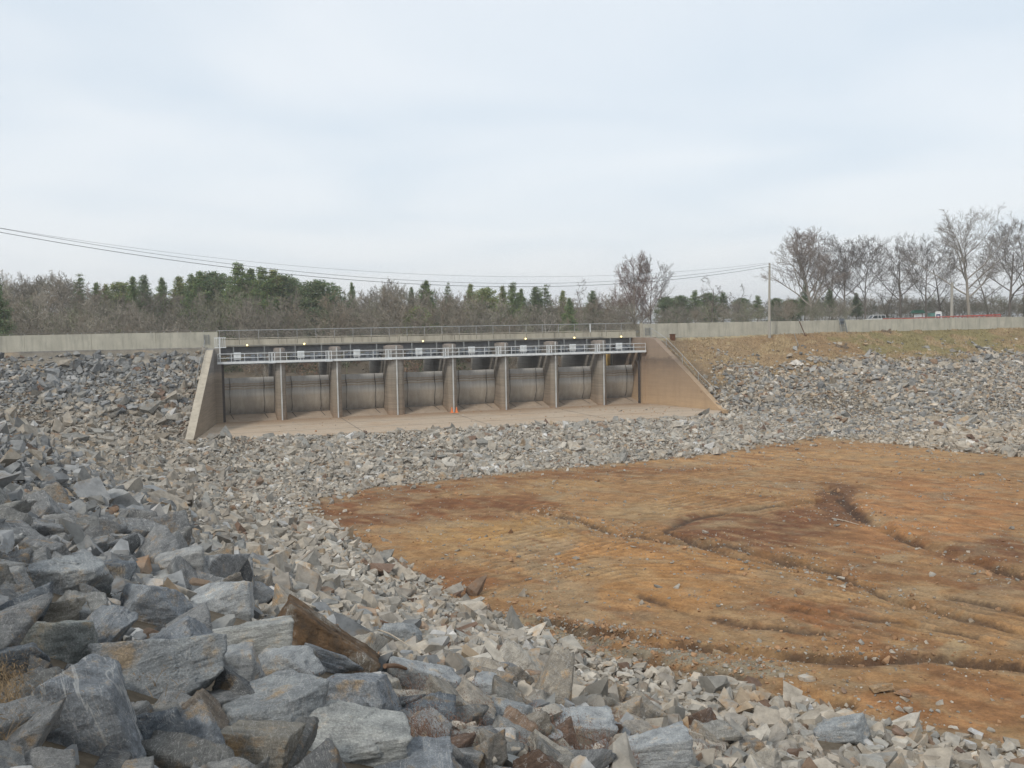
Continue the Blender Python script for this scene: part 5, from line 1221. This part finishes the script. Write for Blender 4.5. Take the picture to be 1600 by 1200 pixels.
# ------------------------------------------------------------------ trees
def grow(seed, Ht, fork=.3, spread=.55, nl=(7, 6, 6, 4), up=.35, r0=None, wob=.12, twig=.5, lean=0.):
    """bare tree: returns (trunk segments, branch segments) as arrays start(3), end(3), r0, r1"""
    r = random.Random(seed); r0 = r0 or Ht * .021; T = []; B = []
    def path(p, d, L, n, ra, rb, store, wob_, upb):
        pts = [p.copy()]; rs = [ra]
        for k in range(n):
            d = (d + Vector((r.gauss(0, wob_), r.gauss(0, wob_), r.gauss(0, wob_ * .6) + upb))).normalized(); q = p + d * (L / n); rn = ra + (rb - ra) * (k + 1) / n
            store.append((*p, *q, rs[-1], rn)); p = q; pts.append(p.copy()); rs.append(rn)
        return pts, rs, d
    def br(p, d, L, ra, lev):
        n = (6, 5, 4, 3)[min(lev, 3)]; store = T if lev == 0 else B
        pts, rs, d = path(p, d, L, n, ra, ra * (.25 if lev < 3 else .3), store, wob * (1 + .35 * lev), up * .12)
        if lev >= len(nl) - 1: return
        c = nl[lev + 1]
        for k in range(c):
            t = .18 + .82 * (k + r.random() * .8) / c; i = min(int(t * n), n - 1); f_ = t * n - i; q = pts[i].lerp(pts[i + 1], min(1, f_)); dd = (pts[i + 1] - pts[i]).normalized()
            s_ = Vector((r.gauss(0, 1), r.gauss(0, 1), r.gauss(0, .5))); s_ = (s_ - dd * s_.dot(dd)).normalized(); a_ = r.uniform(.45, .95)
            nd = (dd * math.cos(a_) + s_ * math.sin(a_) + Vector((0, 0, up * .3))).normalized()
            br(q, nd, L * r.uniform(.34, .6) * (1.12 - .45 * t), max(rs[i] * .5, .006), lev + 1)
    tp, trs, d = path(Vector((0, 0, 0)), Vector((lean, 0, 1)).normalized(), Ht * .82, 9, r0, r0 * .22, T, .05, .02)
    for k in range(nl[0]):
        t = fork + (.97 - fork) * (k + .5 * r.random()) / nl[0]; i = min(int(t * 9), 8); q = tp[i].lerp(tp[i + 1], t * 9 - i); az = k * 2.4 + r.uniform(-.4, .4)
        out_ = spread * (1.15 - .55 * t); nd = Vector((math.cos(az) * out_, math.sin(az) * out_, 1 - out_ * .45)).normalized()
        br(q, nd, Ht * (.62 - .36 * (t - fork)) * r.uniform(.8, 1.1) * (.5 + .6 * spread), trs[i] * .55, 0)
    return np.array(T), np.array(B)
def tubes(S, sides, rmin=.0, c=None):
    if not len(S): return np.zeros((0, 3)), np.zeros((0, 4), int)
    a, b, ra, rb = S[:, :3], S[:, 3:6], np.maximum(S[:, 6], rmin), np.maximum(S[:, 7], rmin); t = b - a; t /= np.linalg.norm(t, axis=1)[:, None] + 1e-9
    rf = np.where(np.abs(t[:, 2:3]) < .9, np.array([[0, 0, 1.]]), np.array([[1., 0, 0]])); x = np.cross(t, rf); x /= np.linalg.norm(x, axis=1)[:, None]; y = np.cross(t, x); V_ = []
    if sides == 2:
        ang = np.random.default_rng(1).uniform(0, 6.28, len(S))[:, None]; s_ = x * np.cos(ang) + y * np.sin(ang)
        V_ = np.stack([a - s_ * ra[:, None], a + s_ * ra[:, None], b + s_ * rb[:, None], b - s_ * rb[:, None]], 1).reshape(-1, 3); return V_, np.arange(len(V_)).reshape(-1, 4)
    for e, r_ in ((a, ra), (b, rb)):
        for k in range(sides):
            q = 2 * math.pi * k / sides; V_.append(e + (x * math.cos(q) + y * math.sin(q)) * r_[:, None])
    V_ = np.stack(V_, 1); n = len(S); F_ = np.array([[k, (k + 1) % sides, (k + 1) % sides + sides, k + sides] for k in range(sides)]); F_ = (F_[None] + (np.arange(n) * 2 * sides)[:, None, None]).reshape(-1, 4)
    return V_.reshape(-1, 3), F_
def cst(c, n, r=None, var=.2):
    c = np.tile(np.array([*c, 1.0]), (n, 1))
    return c
TREES = {}
def bare_proto(key, seed, Ht, colr, bark, **kw):
    T, B = grow(seed, Ht, **kw)
    v1, f1 = tubes(T, 7); big = B[B[:, 6] > .03] if len(B) else B; sm = B[B[:, 6] <= .03]
    v2, f2 = tubes(big, 4); v3, f3 = tubes(sm, 3, .016)
    Vv = np.concatenate([v2, v3]); Ff = np.concatenate([f2, f3 + len(v2)]); cc = cst(colr, len(Vv))
    TREES[key] = (mesh_from('trunk', v1, f1, bark, True), mesh_from('crown', Vv, Ff, M['twig'], False, cc), Ht)
def put_tree(key, name, label, px, ytop, Y, group=None, wscale=1.0, rz=0.0, sink=.2, cat='tree'):
    p = at(px, 500, Y); z = float(H(p[0], p[1])) - sink; zt_ = at(px, ytop, Y)[2]; s_ = (zt_ - z) / TREES[key][2]
    t_ = thing(name, label, cat, (p[0], p[1], z), rz, group); t_.scale = (s_ * wscale, s_ * wscale, s_)
    link('trunk', TREES[key][0], t_); link('crown', TREES[key][1], t_); return t_
def fit_top(key):   # true height of the prototype
    me = TREES[key][1]; z = np.empty(len(me.vertices) * 3, np.float32); me.vertices.foreach_get('co', z); TREES[key] = (TREES[key][0], me, float(z.reshape(-1, 3)[:, 2].max()))
GT = (.135, .118, .105); GL = (.24, .215, .19); RB = (.17, .115, .095)
bare_proto('oak', 21, 22, GT, M['bark'], fork=.3, spread=1.0, nl=(11, 8, 8, 6), up=.3, wob=.14); fit_top('oak')
bare_proto('tulip', 34, 25, GL, M['bark_pale'], fork=.3, spread=.95, nl=(14, 9, 8, 6), up=.35, wob=.12); fit_top('tulip')
bare_proto('vase', 47, 20, GT, M['bark'], fork=.27, spread=.85, nl=(10, 9, 8, 6), up=.5, wob=.13, r0=.26); fit_top('vase')
bare_proto('dense', 58, 20, (.21, .17, .145), M['bark_pale'], fork=.22, spread=.72, nl=(18, 9, 8, 6), up=.3, wob=.12); fit_top('dense')
bare_proto('sycamore', 63, 18, RB, M['bark_pale'], fork=.2, spread=.85, nl=(16, 9, 8, 6), up=.25, wob=.12); fit_top('sycamore')
bare_proto('gnarled', 71, 14, GT, M['bark'], fork=.2, spread=.8, nl=(6, 5, 6, 5), up=.2, wob=.22, r0=.28); fit_top('gnarled')
bare_proto('pale', 83, 10, (.42, .38, .33), simple('white_bark', (.45, .42, .37), .9), fork=.15, spread=.7, nl=(6, 4, 5), up=.35, wob=.16, r0=.14); fit_top('pale')
GB = 'bare winter trees behind the right wall'
right = [
 ('dense', 1270, 352, 196, 1.0, .0, 'dense pale twiggy bare tree nearest the tall pole', .85), ('vase', 1320, 362, 204, .95, 1, 'dark forked bare tree immediately right of the dense twiggy one', 1),
 ('vase', 1352, 370, 206, .9, 2.2, 'slim dark bare tree left of and behind the white car', 1), ('oak', 1300, 372, 215, .8, 3, 'thin bare tree between the dense twiggy tree and the forked one', 1),
 ('oak', 1408, 362, 212, .85, .6, 'bare tree with spreading limbs rising over the dark green car', 1), ('vase', 1446, 366, 208, .95, 3.4, 'forked bare tree directly behind the kiosk and toilets', 1),
 ('gnarled', 1470, 390, 216, .9, 2, 'small leaning bare tree behind the portable toilets', 1), ('tulip', 1515, 320, 200, .92, .3, 'tallest bare tree with a straight pale trunk right of the pale pole', 1),
 ('oak', 1576, 345, 205, .9, 4.1, 'dark-trunked spreading bare tree near the right edge', 1), ('vase', 1600, 335, 222, 1, 5.2, 'bare tree cut by the right edge of the photo', 1),
 ('gnarled', 1545, 400, 226, 1, 1.3, 'low bare tree between the tallest tree and the dark-trunked one', 1), ('gnarled', 1385, 415, 226, .9, 4.4, 'low thin bare tree above the white car and the dark green car', 1)]
for key, px, yt, Y, ws, rz, lab, _ in right: put_tree(key, 'bare_tree', lab, px, yt, Y, GB, ws, rz)
GB2 = 'bare trees standing out from the far woodland'
mid_t = [('sycamore', 993, 390, 168, .72, 0, 'big reddish-brown bare tree rising above the right end of the bridge'), ('vase', 1017, 398, 172, .7, 2, 'second trunk of reddish-brown twigs close right of the big bare tree'),
         ('gnarled', 914, 432, 200, .8, 1, 'thin bare tree topping the woodland left of the big reddish bare tree'), ('gnarled', 1112, 428, 178, .9, 3, 'spindly bare tree between the bridge end and the tall pole'),
         ('gnarled', 1150, 442, 182, .9, 5, 'low bare tree with black fork left of the tall pole'), ('pale', 858, 476, 150, 1, .5, 'white-barked leaning sapling behind the bridge fence'), ('pale', 413, 560, 122, .5, 2, 'white-barked sapling seen through the second gate opening')]
for key, px, yt, Y, ws, rz, lab in mid_t:
    put_tree(key, 'bare_tree', lab, px, yt, Y, GB2, ws, rz)
# evergreens
def ever(key, seed, Ht, Rm, style, colr):
    r = np.random.default_rng(seed); Vv = []; Ff = []; Cc = []; trunk = MB().tube([(0, 0, 0), (0, 0, Ht * .5), (.05, 0, Ht * .97)], [Ht * .018, Ht * .012, .03], 7)
    n_b = {'cone': 260, 'pine': 170, 'round': 230, 'sparse': 90}[style]; h0 = {'cone': .06, 'pine': .28, 'round': .12, 'sparse': .25}[style]
    P = []; 
    for k in range(n_b):
        t = (k + r.random()) / n_b; h_ = h0 + (1 - h0) * t
        if style == 'cone': Rr = Rm * (1 - t) ** .7 * r.uniform(.3, 1.4) + .15
        elif style == 'round': Rr = Rm * math.sqrt(max(.03, 1 - (2 * t - .7) ** 2 / 1.75)) * r.uniform(.35, 1.15)
        else: Rr = Rm * (1 - t * .86) * (1 - .75 * math.exp(-((t) / .12) ** 2) * 0) * r.uniform(.45, 1.15) + .2
        if style in ('pine', 'sparse'): h_ = h0 + (1 - h0) * (round(t * 13) / 13 + r.normal(0, .012))
        az = r.uniform(0, 2 * np.pi); m = max(4, int(Rr * (9 if style != 'sparse' else 7))); s_ = np.sort(r.random(m) ** .6); droop = {'cone': .12, 'pine': -.18, 'round': -.25, 'sparse': -.1}[style]
        wd = (.10 + .22 * s_) * Rr
        a_ = az + r.normal(0, 1, m) * .24; rad = s_ * Rr
        P.append(np.stack([np.cos(a_) * rad, np.sin(a_) * rad, np.full(m, h_ * Ht) - droop * rad + r.normal(0, .10 + .03 * Rr, m)], 1))
        if style in ('pine', 'sparse') and Rr > .6: trunk.tube([(0, 0, h_ * Ht - .1), (math.cos(az) * Rr * .85, math.sin(az) * Rr * .85, h_ * Ht - droop * Rr * .85)], [.05, .015], 4)
    P = np.concatenate(P); n = len(P)
    # each clump: three needle-tuft triangles of random facing
    for q in range(5):
        L = r.uniform(.10, .30, (n, 1)); d1 = r.normal(0, 1, (n, 3)); d1[:, 2] = np.abs(d1[:, 2]) * .6; d1 /= np.linalg.norm(d1, axis=1)[:, None]; d2 = np.cross(d1, r.normal(0, 1, (n, 3))); d2 /= np.linalg.norm(d2, axis=1)[:, None]
        c0 = P + r.normal(0, .17, (n, 3)); tri = np.stack([c0 - d2 * L * .42, c0 + d2 * L * .42, c0 + d1 * L * 1.15], 1); k = sum(len(v_) for v_ in Vv); Vv.append(tri.reshape(-1, 3)); Ff.append(np.arange(3 * n).reshape(-1, 3) + k)
        cl = np.array(colr)[None] * (r.uniform(.65, 1.4, (n, 1))) * np.array([1, 1, 1])[None]; cl[:, 0] *= r.uniform(.8, 1.35, n); Cc.append(np.repeat(np.concatenate([cl, np.ones((n, 1))], 1), 3, 0))
    o = trunk.build('tmp', M['bark']); tm = o.data; bpy.data.objects.remove(o)
    TREES[key] = (tm, mesh_from('crown', np.concatenate(Vv), np.concatenate(Ff), M['needles'], False, np.concatenate(Cc)), Ht)
GC = (.20, .27, .12); GY_ = (.26, .31, .14); GD = (.165, .22, .115)
ever('cone', 1, 13, 3.3, 'cone', GC); ever('cone2', 2, 13, 2.6, 'cone', GY_); ever('pine', 3, 16, 4.3, 'pine', GC); ever('pine2', 4, 15, 3.8, 'pine', GD); ever('round', 5, 12, 3.6, 'round', GY_); ever('round2', 6, 11, 4.0, 'round', GD); ever('sparse', 7, 15, 3.6, 'sparse', GD)
GE = 'evergreens standing out from the far woodland'
# px, top, distance, key, width scale, look
EV = [(-6, 434, 118, 'pine2', .62, 'dark evergreen cut by the left edge of the photo'), (127, 434, 178, 'sparse', .9, 'layered sparse pine alone above the bare woods at the far left'), (153, 446, 180, 'cone', .8, 'dark cone right of the sparse layered pine'),
 (168, 449, 176, 'cone2', .9, 'lighter green cone next to the dark cone by the sparse pine'), (190, 446, 182, 'round', .9, 'small round evergreen between two cones left of the wooded middle'), (210, 437, 180, 'cone', .8, 'narrow pointed evergreen left of a twin one'), (227, 436, 178, 'pine2', .8, 'twin-looking pine right of the narrow pointed one'),
 (255, 438, 184, 'cone', .7, 'slender evergreen standing apart left of the first dense green group'), (283, 437, 184, 'cone2', 1.2, 'yellowish evergreen at the left of the first dense green group'), (302, 434, 178, 'pine', .8, 'pine left of the tall pair in the first dense green group'), (315, 429, 176, 'cone', .95, 'taller dark evergreen in the first dense green group'), (332, 431, 179, 'round2', .9, 'dark rounded evergreen closing the first dense green group'),
 (375, 417, 172, 'pine', .95, 'tallest pine of the far woodland, with a pointed top'), (394, 425, 176, 'cone', 1.1, 'evergreen leaning on the right of the tallest pine'), (412, 424, 170, 'pine', .9, 'broad evergreen right of the tallest pine'), (430, 427, 173, 'cone2', 1.3, 'bright evergreen at the right shoulder of the tall group'), (445, 436, 176, 'round2', .8, 'low dark evergreen closing the tall group'),
 (465, 445, 180, 'pine2', 1.1, 'spreading pine just right of the tall group'), (500, 444, 172, 'round2', .9, 'dark evergreen below the sagging wires, left of the umbrella pine'), (525, 447, 182, 'sparse', 1.2, 'umbrella-shaped pine left of the thin spire'), (551, 446, 184, 'cone', .5, 'thin spire evergreen in the left middle'),
 (644, 454, 184, 'pine2', .5, 'small dark pine left of the pointed pine under the wires'), (667, 443, 178, 'cone', .9, 'pointed pine under the lowest point of the wires'), (700, 447, 186, 'sparse', .6, 'sparse narrow pine right of the pointed pine under the wires'), (652, 484, 160, 'round', .9, 'low bright round evergreen just above the bridge fence'),
 (736, 449, 182, 'cone2', .8, 'light green evergreen in the middle of the woodland'), (760, 455, 186, 'round', .9, 'rounded evergreen between two light green ones'), (786, 452, 180, 'cone2', .8, 'light green cone left of the tall dark middle pine'), (802, 447, 178, 'pine', .7, 'tall dark middle pine with layered limbs'), (815, 456, 184, 'cone', .7, 'dark cone close right of the tall dark middle pine'),
 (838, 454, 182, 'pine2', 1.0, 'spreading pine before the gap in the treeline'), (852, 450, 186, 'sparse', 1.0, 'sparse flat-topped pine before the gap in the treeline'), (880, 459, 186, 'cone2', .8, 'small light evergreen left of the thin bare tree'), (890, 470, 170, 'cone', .7, 'dark lower evergreen under the thin bare tree'), (926, 460, 182, 'pine2', .8, 'dark pine right of the thin bare tree'),
 (1042, 468, 200, 'round2', 1.2, 'dark evergreen right of the big reddish bare tree'), (1065, 466, 204, 'round2', 1.1, 'second dark evergreen right of the big reddish bare tree'), (1086, 458, 206, 'pine', 1.2, 'green round pine left of the spindly bare tree'), (1108, 462, 210, 'round2', 1.1, 'dark pine behind the spindly bare tree'), (1130, 461, 208, 'pine2', 1.3, 'green pine right of the spindly bare tree'),
 (1158, 470, 206, 'round2', 1.2, 'dark pine behind the bare tree with a black fork'), (1184, 466, 212, 'pine', 1.3, 'green pine immediately left of the tall pole'), (1213, 470, 212, 'round2', 1.1, 'dark pine immediately right of the tall pole'), (1236, 472, 210, 'round2', 1.1, 'dark pine left of the dense twiggy bare tree'),
 (1258, 450, 206, 'pine', .9, 'pine behind the dense twiggy bare tree'), (1296, 455, 212, 'pine', .9, 'pine between the bare trees near the stile'), (1338, 462, 214, 'pine2', 1.0, 'dull evergreen behind the dark forked bare tree'), 
 (210, 496, 128, 'round2', .35, 'x')]
for px, yt, Y, key, ws, lab in EV:
    if lab == 'x': continue
    put_tree(key, 'evergreen_tree', lab, px, yt - 3, Y - 6 if px < 1000 and Y > 150 else Y, GE, ws * (1.3 if px < 1000 else 1.0), (px * 1.7) % 6.28)
# bare woodland mass, one object: far, uncountable
def small_bare(seed, Ht, spread, nl):
    T, B = grow(seed, Ht, fork=.22, spread=spread, nl=nl, up=.4, wob=.16, r0=Ht * .011)
    S = np.concatenate([T, B]); return S
WV = [tubes(small_bare(900 + i, 13, .55 + .12 * (i % 3), (9, 6, 5, 4)), 2, .024) for i in range(7)]
rw = np.random.default_rng(77); VV = []; FF = []; CC = []; base = 0; cnt = 0
def add_wood(x, y, z, s_, sw, c_, var=None):
    global base
    V_, F_ = WV[rw.integers(0, len(WV)) if var is None else var]; a = rw.uniform(0, 6.28); ca, sa_ = math.cos(a), math.sin(a)
    W_ = np.stack([(V_[:, 0] * ca - V_[:, 1] * sa_) * s_ * sw + x, (V_[:, 0] * sa_ + V_[:, 1] * ca) * s_ * sw + y, V_[:, 2] * s_ + z], 1)
    VV.append(W_.astype(np.float32)); FF.append(F_ + base); base += len(V_); CC.append(np.tile(np.array([*c_, 1.0], np.float32), (len(V_), 1)))
WC = [(.23, .205, .165), (.26, .23, .185), (.205, .19, .15), (.24, .20, .15), (.30, .27, .22), (.205, .205, .135), (.19, .17, .135)]
rows = [(128, 6.5, .95), (136, 8, 1), (146, 9.5, 1), (158, 11, 1.0), (170, 12.5, 1.0), (183, 13.5, 1.05), (197, 14, 1.1)]
# crown line of the woods in the photo (px, y)
LINE = np.array([(-80, 446), (0, 450), (50, 447), (90, 441), (130, 462), (200, 472), (300, 470), (360, 462), (450, 466), (560, 472), (620, 458), (700, 474), (800, 478), (880, 482), (930, 480), (980, 470), (1020, 478), (1100, 486), (1250, 484), (1400, 478), (1500, 470), (1700, 465)], float)
for Yr, h_, sw in rows:
    stepx = 1.9 if Yr < 150 else 2.0
    for X in np.arange(-.58 * Yr - 4, .62 * Yr, stepx):
        x = X + rw.uniform(-1, 1); y = Yr + rw.uniform(-5, 5); px = 800 + F * x / y
        u, v = uv(np.array(x), np.array(y))
        if v > -34 and not (u < -4 and v < -22): continue
        if px > 1000 and Yr < 165: continue
        if px > 1330: continue
        z = float(H(x, y)); top = at(px, np.interp(px, LINE[:, 0], LINE[:, 1]), y)[2]
        full = top - z; hh = full * (rw.uniform(.88, 1.04) if Yr > 165 else rw.uniform(.62, .9) if Yr > 140 else rw.uniform(.42, .66))
        if px > 1000: hh = rw.uniform(3, 4.8)
        c_ = np.array(WC[rw.integers(0, 7)]) * rw.uniform(.85, 1.15)
        add_wood(x, y, z - .2, hh / 11.0, 1.15, c_); cnt += 1
# brush behind the car park and low scrub
for px in np.arange(1235, 1640, 9.0):
    for Yr in (222, 236, 250):
        p = at(px + rw.uniform(-5, 5), 500, Yr + rw.uniform(-5, 5)); z = float(H(p[0], p[1])); hh = (at(px, rw.uniform(468, 484), Yr)[2] - z); add_wood(p[0], p[1], z - .1, hh / 11.0, 1.6, np.array(WC[rw.integers(0, 7)]) * .9); cnt += 1
me = mesh_from('woodland', np.concatenate(VV), np.concatenate(FF), M['twig'], False, np.concatenate(CC))
tag(link('woodland', me), 'grey-brown leafless woodland forming one mass behind the dam', 'woodland', kind='stuff'); print('wood trees', cnt, 'faces', len(me.polygons))
# evergreen understorey and brush seen beyond the gates
VV = []; FF = []; CC = []; base = 0
def brush(n, reg, hr, cols, tri=.3):
    global base
    for _ in range(n):
        x, y = reg(); z = float(H0(np.array(x), np.array(y))); h_ = rw.uniform(*hr); k = int(140 * h_); c_ = cols[rw.integers(0, len(cols))]
        P = rw.normal(0, 1, (k, 3)); P /= np.linalg.norm(P, axis=1)[:, None]; P *= rw.uniform(.3, 1, (k, 1)) ** .5; P[:, 2] = np.abs(P[:, 2]); P = P * np.array([h_ * .75, h_ * .75, h_]) + np.array([x, y, z])
        d1 = rw.normal(0, 1, (k, 3)); d2 = rw.normal(0, 1, (k, 3)); L = tri
        T_ = np.stack([P, P + d1 * L * .35, P + d2 * L * .35], 1).reshape(-1, 3); VV.append(T_); FF.append(np.arange(3 * k).reshape(-1, 3) + base); base += 3 * k
        CC.append(np.repeat(np.concatenate([np.array(c_)[None] * rw.uniform(.6, 1.3, (k, 1)), np.ones((k, 1))], 1), 3, 0))
def reg1():
    u = rw.uniform(-25, 62); w_ = rw.uniform(30, 46); p = P0 + u * D + w_ * Wd; return float(p[0]), float(p[1])
def reg2():
    Y = rw.uniform(150, 195); px = rw.uniform(-30, 1020); p = at(px, 500, Y); return float(p[0]), float(p[1])
def reg3():
    px = rw.uniform(1020, 1640); p = at(px, 500, rw.uniform(214, 250)); return float(p[0]), float(p[1])
brush(150, reg1, (1.2, 2.6), [(.20, .12, .08), (.16, .12, .08), (.06, .085, .035), (.22, .16, .11), (.13, .11, .08), (.07, .085, .04)])
brush(60, reg2, (2.0, 4.5), [(.11, .14, .065), (.13, .14, .08), (.2, .18, .13)])
brush(90, reg3, (1.4, 3.0), [(.055, .065, .035), (.09, .075, .05), (.12, .10, .075)])
me = mesh_from('undergrowth', np.concatenate(VV), np.concatenate(FF), M['foliage'], False, np.concatenate(CC))
tag(link('undergrowth', me), 'brown and dull green undergrowth at the foot of the woodland', 'undergrowth', kind='stuff')

# ------------------------------------------------------------------ light haze in the air
hm = bpy.data.materials.new('haze'); hm.use_nodes = True; t = hm.node_tree; t.nodes.clear(); o_ = nn(t, 'ShaderNodeOutputMaterial'); pv = nn(t, 'ShaderNodeVolumePrincipled')
pv.inputs['Color'].default_value = (.97, .98, 1, 1); pv.inputs['Density'].default_value = .00045; t.links.new(pv.outputs[0], o_.inputs['Volume'])
tag(MB().box(-6500, 6500, -3000, 8000, -16, 60).build('haze', hm), 'thin pale haze in the air over the whole place', 'haze', kind='stuff')
